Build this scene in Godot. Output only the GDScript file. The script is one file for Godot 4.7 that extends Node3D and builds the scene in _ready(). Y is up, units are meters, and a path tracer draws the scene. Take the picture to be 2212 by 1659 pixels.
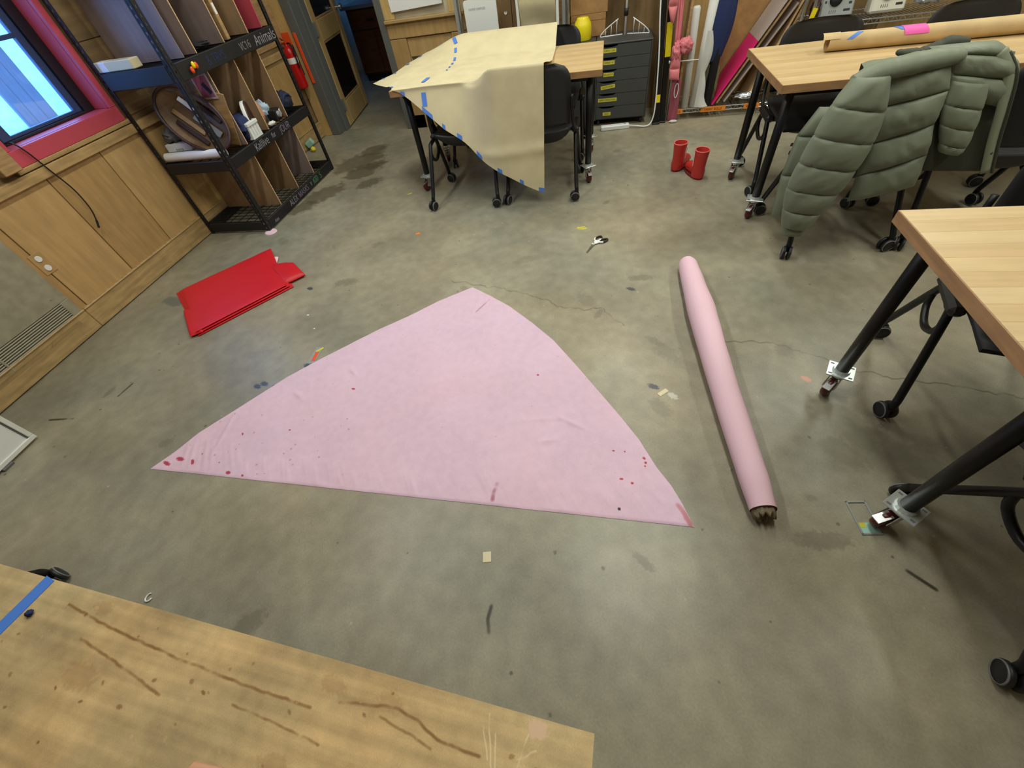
extends Node3D

var M := {}
var taken := {}
var rng := RandomNumberGenerator.new()
var hand_font := SystemFont.new()


func _ready() -> void:
	rng.seed = 4711
	set_camera_and_light()
	make_materials()
	build_shell()
	build_far_room()
	build_window_and_outside()
	build_wall_fittings()
	build_fixtures()
	build_tables()
	build_chairs()
	build_paper_pattern()
	build_floor_fabrics()
	build_shelving()
	build_shelf_contents()
	build_back_of_room()
	build_wire_shelf()
	build_table_things()
	build_jacket()
	build_small_floor_things()


# ---------------------------------------------------------------- camera, sky, light
func set_camera_and_light() -> void:
	var cam := Camera3D.new()
	cam.name = "camera"
	cam.fov = 86.7
	cam.near = 0.02
	var rt := Vector3(0.98072, -0.12069, -0.15369)
	var up := Vector3(-0.04012, 0.64537, -0.76281)
	var fw := Vector3(-0.19125, -0.75427, -0.62809)
	cam.transform = Transform3D(Basis(rt, up, -fw).orthonormalized(), Vector3(0, 1.5, 0))
	add_child(cam)
	cam.current = true
	var sky_mat := ProceduralSkyMaterial.new()
	sky_mat.sky_top_color = Color(0.33, 0.60, 0.95)
	sky_mat.sky_horizon_color = Color(0.42, 0.68, 0.98)
	sky_mat.ground_bottom_color = Color(0.30, 0.50, 0.80)
	sky_mat.ground_horizon_color = Color(0.42, 0.68, 0.98)
	sky_mat.sky_energy_multiplier = 2.6
	var sky := Sky.new()
	sky.sky_material = sky_mat
	var env := Environment.new()
	env.background_mode = Environment.BG_SKY
	env.sky = sky
	env.tonemap_mode = Environment.TONE_MAPPER_LINEAR
	env.tonemap_exposure = 1.0
	env.sdfgi_enabled = true
	env.ssao_enabled = true
	env.ssil_enabled = true
	var we := WorldEnvironment.new()
	we.name = "world_environment"
	we.environment = env
	add_child(we)


const LAMP_ENERGY := 2.9
const LAMP_COLOR := Color(0.985, 1.0, 0.955)
const LAMP_SPOTS := [[-1.7, -3.7], [0.4, -3.7], [2.5, -3.7], [-1.7, -1.5], [0.4, -1.5], [2.5, -1.5]]


func build_fixtures() -> void:
	for k in LAMP_SPOTS.size():
		var p: Array = LAMP_SPOTS[k]
		var t := thing("ceiling_light", "white ceiling strip light over the %s of the room, %s row" % [["door end", "middle"][k / 3], ["window side", "centre", "inner wall"][k % 3]], "light", V(p[0], 2.9, p[1]), 0.0, "ceiling strip lights")
		var st := S()
		box(st, V(0, 0.045, 0), V(0.2, 0.05, 1.24), Basis(), 0.008)
		obj("housing", st, M.white_metal, t)
		st = S()
		box(st, V(0, 0.01, 0), V(0.17, 0.02, 1.2), Basis(), 0.005)
		obj("light_diffuser", st, M.lamp, t)
		var l := AreaLight3D.new()
		l.name = "strip_light"
		l.area_size = Vector2(0.16, 1.18)
		l.light_energy = LAMP_ENERGY
		l.light_color = LAMP_COLOR
		l.area_range = 14.0
		l.shadow_enabled = true
		l.rotation = Vector3(-PI / 2, 0, 0)
		t.add_child(l)
		l.position = V(0, -0.006, 0)


# ---------------------------------------------------------------- helpers
func V(x: float, y: float, z: float) -> Vector3:
	return Vector3(x, y, z)


func C(r: int, g: int, b: int) -> Color:
	return Color8(r, g, b)


func S(smooth := false) -> SurfaceTool:
	var st := SurfaceTool.new()
	st.begin(Mesh.PRIMITIVE_TRIANGLES)
	st.set_smooth_group(0 if smooth else -1)
	return st


func tri(st: SurfaceTool, a: Vector3, b: Vector3, c: Vector3) -> void:
	st.add_vertex(a)
	st.add_vertex(b)
	st.add_vertex(c)


func quad(st: SurfaceTool, a: Vector3, b: Vector3, c: Vector3, d: Vector3) -> void:
	tri(st, a, b, c)
	tri(st, a, c, d)


func tri_out(st: SurfaceTool, a: Vector3, b: Vector3, c: Vector3, o: Vector3) -> void:
	if (c - a).cross(b - a).dot((a + b + c) / 3.0 - o) >= 0.0:
		tri(st, a, b, c)
	else:
		tri(st, a, c, b)


func quad_out(st: SurfaceTool, a: Vector3, b: Vector3, c: Vector3, d: Vector3, o: Vector3) -> void:
	tri_out(st, a, b, c, o)
	tri_out(st, a, c, d, o)


func box(st: SurfaceTool, c: Vector3, s: Vector3, b := Basis(), bev := 0.0) -> void:
	var h := s / 2.0
	bev = minf(bev, minf(h.x, minf(h.y, h.z)) * 0.9)
	var sg := [-1.0, 1.0]
	if bev <= 0.0:
		var p := []
		for x in sg:
			for y in sg:
				for z in sg:
					p.append(c + b * V(x * h.x, y * h.y, z * h.z))
		for q in [[0, 1, 3, 2], [4, 5, 7, 6], [0, 1, 5, 4], [2, 3, 7, 6], [0, 2, 6, 4], [1, 3, 7, 5]]:
			quad_out(st, p[q[0]], p[q[1]], p[q[2]], p[q[3]], c)
		return
	var at := func(sx: float, sy: float, sz: float, ax: int) -> Vector3:
		var e := V(h.x if ax == 0 else h.x - bev, h.y if ax == 1 else h.y - bev, h.z if ax == 2 else h.z - bev)
		return c + b * V(sx * e.x, sy * e.y, sz * e.z)
	for s1 in sg:
		quad_out(st, at.call(s1, -1, -1, 0), at.call(s1, -1, 1, 0), at.call(s1, 1, 1, 0), at.call(s1, 1, -1, 0), c)
		quad_out(st, at.call(-1, s1, -1, 1), at.call(-1, s1, 1, 1), at.call(1, s1, 1, 1), at.call(1, s1, -1, 1), c)
		quad_out(st, at.call(-1, -1, s1, 2), at.call(-1, 1, s1, 2), at.call(1, 1, s1, 2), at.call(1, -1, s1, 2), c)
		for s2 in sg:
			quad_out(st, at.call(s1, s2, -1, 0), at.call(s1, s2, 1, 0), at.call(s1, s2, 1, 1), at.call(s1, s2, -1, 1), c)
			quad_out(st, at.call(s1, -1, s2, 0), at.call(s1, 1, s2, 0), at.call(s1, 1, s2, 2), at.call(s1, -1, s2, 2), c)
			quad_out(st, at.call(-1, s1, s2, 1), at.call(1, s1, s2, 1), at.call(1, s1, s2, 2), at.call(-1, s1, s2, 2), c)
			for s3 in sg:
				tri_out(st, at.call(s1, s2, s3, 0), at.call(s1, s2, s3, 1), at.call(s1, s2, s3, 2), c)


func span(st: SurfaceTool, a: Vector3, b: Vector3, bev := 0.0) -> void:
	box(st, (a + b) / 2.0, (b - a).abs(), Basis(), bev)


# a bar of rectangular section from a to b
func bar(st: SurfaceTool, a: Vector3, b: Vector3, w: float, h: float, bev := 0.0, side := Vector3.UP) -> void:
	var z := (b - a).normalized()
	var x := side.cross(z)
	if x.length() < 0.05:
		x = Vector3.RIGHT.cross(z)
	x = x.normalized()
	box(st, (a + b) / 2.0, V(w, h, a.distance_to(b)), Basis(x, z.cross(x), z), bev)


# radius r is a number or an array; flat squashes the section along its second axis
func tube(st: SurfaceTool, pts: Array, r, n := 8, caps := true, flat := 1.0, start := Vector3.ZERO) -> void:
	var rows := []
	var d0: Vector3 = (pts[1] - pts[0]).normalized()
	var x := start
	if x == Vector3.ZERO:
		x = Vector3.UP.cross(d0)
		if x.length() < 0.1:
			x = Vector3.RIGHT.cross(d0)
	for i in pts.size():
		var a: Vector3 = pts[maxi(i - 1, 0)]
		var b: Vector3 = pts[mini(i + 1, pts.size() - 1)]
		var d := (b - a).normalized()
		x = (x - d * x.dot(d)).normalized()
		var y := d.cross(x)
		var rr: float = r[i] if r is Array else r
		var row := PackedVector3Array()
		for k in n:
			var an := TAU * k / n
			row.append(pts[i] + (x * cos(an) + y * sin(an) * flat) * rr)
		rows.append(row)
	grid(st, rows, true)
	if caps:
		for e in [0, rows.size() - 1]:
			for k in n:
				tri_out(st, pts[e], rows[e][k], rows[e][(k + 1) % n], pts[1 if e == 0 else e - 1])


func grid(st: SurfaceTool, rows: Array, wrap := false, with_uv := false) -> void:
	var nr := rows.size()
	var nc: int = rows[0].size()
	for i in nr - 1:
		for k in (nc if wrap else nc - 1):
			var k2 := (k + 1) % nc
			var ids := [[i, k], [i + 1, k], [i + 1, k2], [i, k], [i + 1, k2], [i, k2]]
			for id in ids:
				if with_uv:
					st.set_uv(Vector2(float(id[1]) / (nc - 1), float(id[0]) / (nr - 1)))
				st.add_vertex(rows[id[0]][id[1]])


func lathe(st: SurfaceTool, prof: Array, n := 16, xf := Transform3D()) -> void:
	var rows := []
	for p in prof:
		var row := PackedVector3Array()
		for k in n:
			var an := TAU * k / n
			row.append(xf * V(p[0] * cos(an), p[1], p[0] * sin(an)))
		rows.append(row)
	grid(st, rows, true)


# polygon in the x-z plane raised from y0 to y1
func prism(st: SurfaceTool, poly: PackedVector2Array, y0: float, y1: float, xf := Transform3D()) -> void:
	var idx := Geometry2D.triangulate_polygon(poly)
	for y in [y0, y1]:
		for i in range(0, idx.size(), 3):
			var a := poly[idx[i]]
			var b := poly[idx[i + 1]]
			var c := poly[idx[i + 2]]
			var o := xf * V(a.x, (y0 + y1) / 2.0, a.y)
			tri_out(st, xf * V(a.x, y, a.y), xf * V(b.x, y, b.y), xf * V(c.x, y, c.y), o)
	for i in poly.size():
		var a := poly[i]
		var b := poly[(i + 1) % poly.size()]
		quad(st, xf * V(a.x, y0, a.y), xf * V(a.x, y1, a.y), xf * V(b.x, y1, b.y), xf * V(b.x, y0, b.y))


func numbered(called: String) -> String:
	if not taken.has(called):
		taken[called] = 0
		return called
	taken[called] += 1
	return "%s_%03d" % [called, taken[called]]


func obj(called: String, st: SurfaceTool, m: Material, parent: Node = null) -> MeshInstance3D:
	st.generate_normals()
	var o := MeshInstance3D.new()
	o.mesh = st.commit()
	o.material_override = m
	if parent == null:
		o.name = numbered(called)
		add_child(o)
	else:
		o.name = called
		parent.add_child(o, true)
	return o


func tag(o: Node, label: String, category: String, group := "") -> void:
	o.set_meta("label", label)
	o.set_meta("category", category)
	if group:
		o.set_meta("group", group)


func thing(called: String, label: String, category: String, at := Vector3.ZERO, turn := 0.0, group := "") -> Node3D:
	var o := Node3D.new()
	o.name = numbered(called)
	add_child(o)
	o.position = at
	o.rotation.y = turn
	tag(o, label, category, group)
	return o


func struct(called: String, st: SurfaceTool, m: Material, parent: Node = null) -> MeshInstance3D:
	var o := obj(called, st, m, parent)
	if parent == null:
		o.set_meta("kind", "structure")
	return o


func write(text: String, h: float, m: Material, parent: Node, at: Vector3, turn := Vector3.ZERO, called := "lettering") -> void:
	var t := TextMesh.new()
	t.text = text
	t.font = hand_font
	t.font_size = 32
	t.pixel_size = h / 24.0
	t.depth = 0.0008
	t.curve_step = 3.0
	var o := MeshInstance3D.new()
	o.mesh = t
	o.material_override = m
	o.name = called
	parent.add_child(o, true)
	o.position = at
	o.rotation = turn


# ---------------------------------------------------------------- materials
func noise_bytes(w: int, h: int, freq: float, oct: int, sd: int, seamless := true) -> PackedByteArray:
	var n := FastNoiseLite.new()
	n.seed = sd
	n.frequency = freq
	n.fractal_octaves = oct
	n.noise_type = FastNoiseLite.TYPE_SIMPLEX_SMOOTH
	var im: Image = n.get_seamless_image(w, h) if seamless else n.get_image(w, h)
	im.convert(Image.FORMAT_L8)
	return im.get_data()


# grey texture whose grain runs along u, or along v when upright
func grain_texture(sd: int, lo: float, upright: bool, stretch := 10) -> ImageTexture:
	var n := FastNoiseLite.new()
	n.seed = sd
	n.frequency = 0.045
	n.fractal_octaves = 4
	var im := n.get_seamless_image(512 / stretch, 512)
	im.resize(512, 512, Image.INTERPOLATE_CUBIC)
	if upright:
		im.rotate_90(CLOCKWISE)
	im.convert(Image.FORMAT_L8)
	var a := im.get_data()
	var blot := noise_bytes(512, 512, 0.012, 3, sd + 9)
	for i in a.size():
		var f := lo + (1.0 - lo) * (0.7 * a[i] + 0.3 * blot[i]) / 255.0
		a[i] = int(clampf(f, 0, 1) * 255)
	return ImageTexture.create_from_image(Image.create_from_data(512, 512, false, Image.FORMAT_L8, a))


func speck_texture(sd: int, lo: float, freq: float, size := 256) -> ImageTexture:
	var a := noise_bytes(size, size, freq, 4, sd)
	for i in a.size():
		a[i] = int((lo + (1.0 - lo) * a[i] / 255.0) * 255)
	return ImageTexture.create_from_image(Image.create_from_data(size, size, false, Image.FORMAT_L8, a))


func mk(called: String, col: Color, rough := 0.6, metal := 0.0, tex: Texture2D = null, sc := 1.0, world := false) -> StandardMaterial3D:
	var m := StandardMaterial3D.new()
	m.resource_name = called
	m.albedo_color = col
	m.roughness = rough
	m.metallic = metal
	m.cull_mode = BaseMaterial3D.CULL_DISABLED
	if tex:
		m.albedo_texture = tex
		m.uv1_triplanar = true
		m.uv1_world_triplanar = world
		m.uv1_scale = Vector3.ONE * sc
	M[called] = m
	return m


func make_materials() -> void:
	hand_font.font_names = PackedStringArray(["Droid Sans"])
	var along := grain_texture(3, 0.72, false)
	var upright := grain_texture(5, 0.84, true)
	var fine_grain := grain_texture(4, 0.88, false)
	var soft := speck_texture(7, 0.86, 0.02)
	var cloth := speck_texture(8, 0.9, 0.2)
	mk("lamp", C(255, 250, 240), 0.5)
	M.lamp.emission_enabled = true
	M.lamp.emission = LAMP_COLOR
	M.lamp.emission_energy_multiplier = 1.6
	mk("white_metal", C(225, 225, 220), 0.5)
	mk("plaster", C(206, 196, 172), 0.85, 0, soft, 0.6, true)
	mk("ceiling_paint", C(214, 208, 194), 0.9)
	mk("panel_a", C(196, 160, 104), 0.42, 0, upright, 0.9)
	mk("panel_b", C(188, 152, 98), 0.42, 0, upright, 1.1)
	mk("panel_c", C(202, 166, 110), 0.42, 0, upright, 0.8)
	mk("wall_wood", C(150, 122, 84), 0.55, 0, along, 0.7, true)
	mk("trim_wood", C(204, 170, 116), 0.4, 0, along, 1.3, true)
	mk("pale_wood", C(212, 178, 118), 0.45, 0, upright, 1.0, true)
	mk("red_paint", C(194, 76, 92), 0.4)
	mk("sash_paint", C(30, 30, 40), 0.4)
	mk("sash_metal", C(52, 70, 110), 0.35)
	mk("grey_paint", C(96, 98, 96), 0.5)
	mk("heater_paint", C(164, 158, 134), 0.45, 0, soft, 2.0)
	mk("glass", Color(0.85, 0.92, 1.0, 0.08), 0.03)
	M.glass.transparency = BaseMaterial3D.TRANSPARENCY_ALPHA
	mk("dark_glass", C(26, 22, 18), 0.15)
	mk("snow", C(236, 240, 246), 0.9, 0, soft, 1.4, true)
	mk("fence", C(120, 128, 140), 0.8, 0, upright, 1.0)
	for k in 4:
		mk("maple_%d" % k, [C(216, 186, 136), C(212, 180, 130), C(219, 190, 142), C(210, 178, 128)][k], 0.4, 0, fine_grain, [1.2, 0.9, 1.05, 1.4][k])
	mk("maple_edge", C(188, 144, 100), 0.5, 0, along, 1.5)
	mk("black_pipe", C(22, 21, 21), 0.42, 0.3)
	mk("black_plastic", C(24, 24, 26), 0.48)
	mk("black_shell", C(30, 30, 33), 0.55, 0, cloth, 6.0)
	mk("caster_grey", C(120, 120, 122), 0.4)
	mk("chrome", C(205, 208, 210), 0.22, 0.9)
	mk("zinc", C(214, 220, 218), 0.3, 0.65)
	mk("wheel_red", C(84, 26, 26), 0.35)
	mk("kraft", C(222, 208, 168), 0.7, 0, speck_texture(9, 0.93, 0.02), 1.1, true)
	mk("kraft_dark", C(176, 138, 84), 0.8)
	mk("kraft_brown", C(216, 186, 136), 0.7, 0, soft, 1.1, true)
	mk("blue_tape", C(76, 128, 220), 0.6)
	mk("pink_tape", C(240, 96, 178), 0.6)
	mk("red_cloth", C(214, 24, 34), 0.5, 0, cloth, 5.0)
	mk("red_dark", C(120, 26, 20), 0.8)
	mk("pink_roll", C(242, 202, 216), 0.8, 0, cloth, 6.0)
	mk("pink_pale", C(235, 200, 214), 0.8)
	mk("foam", C(168, 150, 120), 0.9, 0, speck_texture(21, 0.55, 0.1), 6.0)
	mk("ply", C(172, 140, 106), 0.6, 0, upright, 1.0)
	mk("ply_b", C(156, 124, 90), 0.6, 0, upright, 0.8)
	mk("ply_grey", C(150, 132, 128), 0.6, 0, upright, 0.9)
	mk("ply_edge", C(214, 180, 136), 0.6)
	mk("steel_black", C(24, 24, 27), 0.55, 0.0)
	mk("chalk", C(138, 136, 142), 0.9)
	mk("chalk_lilac", C(128, 114, 134), 0.9)
	mk("chalk_green", C(76, 140, 104), 0.9)
	mk("ink", C(50, 44, 20), 0.8)
	mk("white_paper", C(232, 232, 232), 0.7)
	mk("white_plastic", C(228, 230, 228), 0.4)
	mk("cream", C(216, 204, 168), 0.6)
	mk("brown_hide", C(128, 96, 62), 0.5, 0, along, 3.0)
	mk("brown_rim", C(58, 34, 24), 0.45)
	mk("cardboard", C(176, 134, 84), 0.8, 0, soft, 2.0)
	mk("card_tan", C(196, 158, 108), 0.7, 0, along, 1.5)
	mk("navy_cloth", C(30, 44, 92), 0.8, 0, cloth, 5.0)
	mk("navy_dark", C(24, 32, 52), 0.8)
	mk("black_cloth", C(22, 22, 28), 0.8, 0, cloth, 5.0)
	mk("grey_cloth", C(112, 110, 112), 0.8)
	mk("sky_cloth", C(168, 190, 212), 0.8)
	mk("flesh_felt", C(204, 150, 118), 0.8)
	mk("orange", C(236, 84, 30), 0.5)
	mk("orange_tape", C(226, 134, 44), 0.6)
	mk("yellow", C(240, 218, 30), 0.35)
	mk("label_yellow", C(206, 196, 66), 0.6)
	mk("mint", C(160, 206, 190), 0.5)
	mk("fire_red", C(190, 20, 22), 0.3)
	mk("drawer_grey", C(66, 67, 66), 0.5)
	mk("boot_red", C(188, 48, 42), 0.35)
	mk("boot_in", C(188, 48, 42), 0.6)
	mk("boot_rim", C(230, 104, 98), 0.5)
	mk("rose_cloth", C(228, 128, 136), 0.65, 0, cloth, 5.0)
	mk("rose_dark", C(150, 74, 90), 0.7)
	mk("white_cloth", C(214, 212, 206), 0.8, 0, cloth, 4.0)
	mk("olive_cloth", C(110, 112, 72), 0.85)
	mk("magenta_board", C(220, 30, 110), 0.55)
	mk("lilac_board", C(176, 160, 152), 0.6)
	mk("beige_plastic", C(206, 202, 186), 0.4)
	mk("grey_plastic", C(150, 152, 150), 0.45)
	mk("silver_film", C(210, 214, 220), 0.25, 0.8)
	mk("purple_cloth", C(84, 26, 62), 0.7)
	mk("cabinet_wood", C(138, 110, 72), 0.5, 0, upright, 1.0, true)
	mk("dark_cabinet", C(96, 54, 28), 0.45, 0, along, 1.0, true)
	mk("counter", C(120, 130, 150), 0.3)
	mk("jacket", C(124, 131, 110), 0.55, 0, cloth, 7.0)
	mk("jacket_lining", C(62, 64, 52), 0.7)
	mk("jacket_trim", C(136, 142, 120), 0.6)
	mk("scissor_white", C(240, 240, 238), 0.35)
	mk("scissor_black", C(38, 38, 24), 0.5)
	mk("blade", C(150, 146, 130), 0.35, 0.8)
	mk("pink_copper", C(222, 150, 120), 0.6)
	M.jacket.rim_enabled = true
	M.jacket.rim = 0.3
	make_floor_material()
	make_pink_sheet_material()
	make_veneer_material()


# a picture held as bytes, painted on before it becomes a texture
var px: PackedByteArray
var pw := 0
var ph := 0


func dab(u: float, v: float, r: float, col: Color, strength: float, sd: int, squash := 1.0, turn := 0.0) -> void:
	# an uneven stain with a ragged outline, centre and radius in pixels
	var n := FastNoiseLite.new()
	n.seed = sd
	n.frequency = 1.6 / maxf(r, 2.0)
	n.fractal_octaves = 4
	var rr := int(r * 1.5 * maxf(squash, 1.0)) + 1
	var cs := cos(turn)
	var sn := sin(turn)
	for y in range(maxi(0, int(v) - rr), mini(ph, int(v) + rr + 1)):
		for x in range(maxi(0, int(u) - rr), mini(pw, int(u) + rr + 1)):
			var dx := x - u
			var dy := y - v
			var a := (dx * cs + dy * sn) / squash
			var b := -dx * sn + dy * cs
			var d := sqrt(a * a + b * b) / r + 0.42 * n.get_noise_2d(x, y)
			if d < 1.0:
				var k := clampf((1.0 - d) * 3.0, 0.0, 1.0) * strength
				var i := (y * pw + x) * 3
				px[i] = int(lerpf(px[i], col.r8, k))
				px[i + 1] = int(lerpf(px[i + 1], col.g8, k))
				px[i + 2] = int(lerpf(px[i + 2], col.b8, k))


func stroke(pts: Array, r: float, col: Color, strength: float, sd: int, jitter := 0.0) -> void:
	var n := FastNoiseLite.new()
	n.seed = sd
	n.frequency = 0.03
	for i in pts.size() - 1:
		var a: Vector2 = pts[i]
		var b: Vector2 = pts[i + 1]
		var steps := int(a.distance_to(b)) + 1
		var nn := (b - a).orthogonal().normalized()
		for s in steps:
			var q := a.lerp(b, float(s) / steps)
			q += nn * n.get_noise_2d(q.x, q.y) * jitter
			var k0 := strength * clampf(0.65 + n.get_noise_2d(q.y * 0.7, q.x * 0.7) * 1.2, 0.0, 1.0)
			for y in range(maxi(0, int(q.y - r)), mini(ph, int(q.y + r) + 2)):
				for x in range(maxi(0, int(q.x - r)), mini(pw, int(q.x + r) + 2)):
					var d := Vector2(x, y).distance_to(q)
					if d < r:
						var k := k0 * (1.0 - d / r)
						var j := (y * pw + x) * 3
						px[j] = int(lerpf(px[j], col.r8, k))
						px[j + 1] = int(lerpf(px[j + 1], col.g8, k))
						px[j + 2] = int(lerpf(px[j + 2], col.b8, k))


func fill_mottled(w: int, h: int, base: Color, big: float, mid: float, fine: float, sd: int, hue := 0.0) -> void:
	pw = w
	ph = h
	px = PackedByteArray()
	px.resize(w * h * 3)
	var a := noise_bytes(w, h, 0.004, 4, sd, false)
	var b := noise_bytes(w, h, 0.03, 4, sd + 1, false)
	var g := noise_bytes(w, h, 0.35, 2, sd + 2, false)
	var tone := noise_bytes(w, h, 0.0022, 3, sd + 3, false)
	var r8 := float(base.r8)
	var g8 := float(base.g8)
	var b8 := float(base.b8)
	for i in w * h:
		var f := 1.0 + (a[i] - 128) * big / 128.0 + (b[i] - 128) * mid / 128.0 + (g[i] - 128) * fine / 128.0
		var t := (tone[i] - 128) * hue / 128.0
		px[i * 3] = clampi(int(r8 * (f + t)), 0, 255)
		px[i * 3 + 1] = clampi(int(g8 * f), 0, 255)
		px[i * 3 + 2] = clampi(int(b8 * (f - t)), 0, 255)


func painted(called: String, rough: float) -> StandardMaterial3D:
	var m := StandardMaterial3D.new()
	m.resource_name = called
	m.roughness = rough
	m.cull_mode = BaseMaterial3D.CULL_DISABLED
	m.albedo_texture = ImageTexture.create_from_image(Image.create_from_data(pw, ph, false, Image.FORMAT_RGB8, px))
	M[called] = m
	return m


const FLOOR_X := -3.4
const FLOOR_Z := -5.2
const FLOOR_SIDE := 6.2


func on_floor(x: float, z: float) -> Vector2:
	return Vector2((x - FLOOR_X) / FLOOR_SIDE, (z - FLOOR_Z) / FLOOR_SIDE) * 2048.0


func make_floor_material() -> void:
	fill_mottled(2048, 2048, C(146, 139, 119), 0.11, 0.07, 0.06, 100, 0.035)
	var k := 2048.0 / FLOOR_SIDE
	# trodden-in dirt beside the shelving and the door
	for s in [[-2.45, -4.15, 0.22], [-2.3, -3.9, 0.16], [-2.12, -3.63, 0.1], [-2.5, -3.45, 0.16], [-2.6, -3.2, 0.11], [-2.4, -4.45, 0.13], [-2.22, -4.05, 0.1]]:
		var q := on_floor(s[0], s[1])
		dab(q.x, q.y, s[2] * k, C(74, 68, 52), 0.55, int(s[2] * 1000), 1.5, -0.9)
	# scuffs and smears
	for s in 110:
		var q := on_floor(rng.randf_range(-3.2, 2.4), rng.randf_range(-4.9, 0.2))
		var dark := rng.randf() < 0.6
		dab(q.x, q.y, rng.randf_range(3, 16), C(96, 90, 76) if dark else C(158, 152, 138), rng.randf_range(0.15, 0.4), s + 300, rng.randf_range(1.0, 3.0), rng.randf_range(0, PI))
	for s in 260:
		var q := on_floor(rng.randf_range(-3.2, 2.4), rng.randf_range(-4.9, 0.2))
		dab(q.x, q.y, rng.randf_range(1.0, 2.6), C(70, 64, 54) if rng.randf() < 0.7 else C(190, 186, 172), rng.randf_range(0.3, 0.7), s + 600)
	# wheel marks in front of the tables
	for s in [[1.08, -1.0, 0.1], [1.0, -1.12, 0.09], [1.2, -0.95, 0.08], [0.95, -0.98, 0.06], [0.35, -1.5, 0.05], [0.3, -1.15, 0.04], [-0.05, -1.9, 0.05]]:
		var q := on_floor(s[0], s[1])
		dab(q.x, q.y, s[2] * k, C(100, 96, 82), 0.28, int(s[0] * 999), 1.8, 0.9)
	# the chipped triangular patch by the red fabric
	for s in 5:
		var q := on_floor(-2.98 + s * 0.03, -1.9 + s * 0.01)
		dab(q.x, q.y, 0.045 * k, C(104, 106, 98), 0.8, 800 + s)
	# dark strokes, drips
	for p in [[[-2.59, -1.14], [-2.605, -1.04]], [[-2.9, -0.86], [-2.75, -0.88]], [[1.0, -0.55], [1.06, -0.5]], [[-0.3, -0.28], [-0.305, -0.24], [-0.293, -0.2]]]:
		var l := []
		for e in p:
			l.append(on_floor(e[0], e[1]))
		stroke(l, 2.6, C(60, 56, 46), 0.9, 5)
	for p in [[-1.77, -1.16], [-1.74, -1.18], [-1.66, -1.16], [-1.55, -1.32], [-1.9, -2.02], [0.2, -2.0], [0.28, -1.27]]:
		var q := on_floor(p[0], p[1])
		dab(q.x, q.y, 5.5, C(60, 62, 72), 0.8, int(p[0] * 77), 1.8, 0.4)
	# long hairline cracks
	var one := []
	for p in [[-0.909, -2.085], [-0.576, -2.015], [-0.336, -1.933], [-0.165, -1.827], [0.041, -1.817], [0.151, -1.677]]:
		one.append(on_floor(p[0], p[1]))
	stroke(one, 1.9, C(98, 90, 74), 0.55, 11, 9.0)
	var two := []
	for p in [[0.62, -1.585], [0.83, -1.575], [0.974, -1.517], [1.067, -1.447], [1.146, -1.408], [1.321, -1.363], [1.496, -1.346], [1.62, -1.30], [2.1, -1.12]]:
		two.append(on_floor(p[0], p[1]))
	stroke(two, 1.9, C(92, 84, 68), 0.6, 12, 8.0)
	# spilt paint
	var q2 := on_floor(0.93, -1.35)
	dab(q2.x, q2.y, 5.5, C(208, 146, 122), 0.9, 14, 1.5, 0.8)
	q2 = on_floor(-1.33, -2.69)
	dab(q2.x, q2.y, 7, C(190, 120, 70), 0.7, 15, 1.3, 0.5)
	q2 = on_floor(-0.108, -2.69)
	dab(q2.x, q2.y, 6, C(206, 200, 96), 0.9, 16, 2.4, 0.0)
	q2 = on_floor(0.36, -1.22)
	dab(q2.x, q2.y, 6, C(196, 196, 180), 0.9, 17, 1.6, 0.7)
	var m := painted("concrete", 0.36)
	m.roughness_texture = speck_texture(55, 0.7, 0.03, 512)
	m.roughness = 0.46
	m.metallic_specular = 0.5


const SHEET_X := -2.1
const SHEET_Z := -2.1
const SHEET_W := 2.6
const SHEET_H := 1.56


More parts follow.
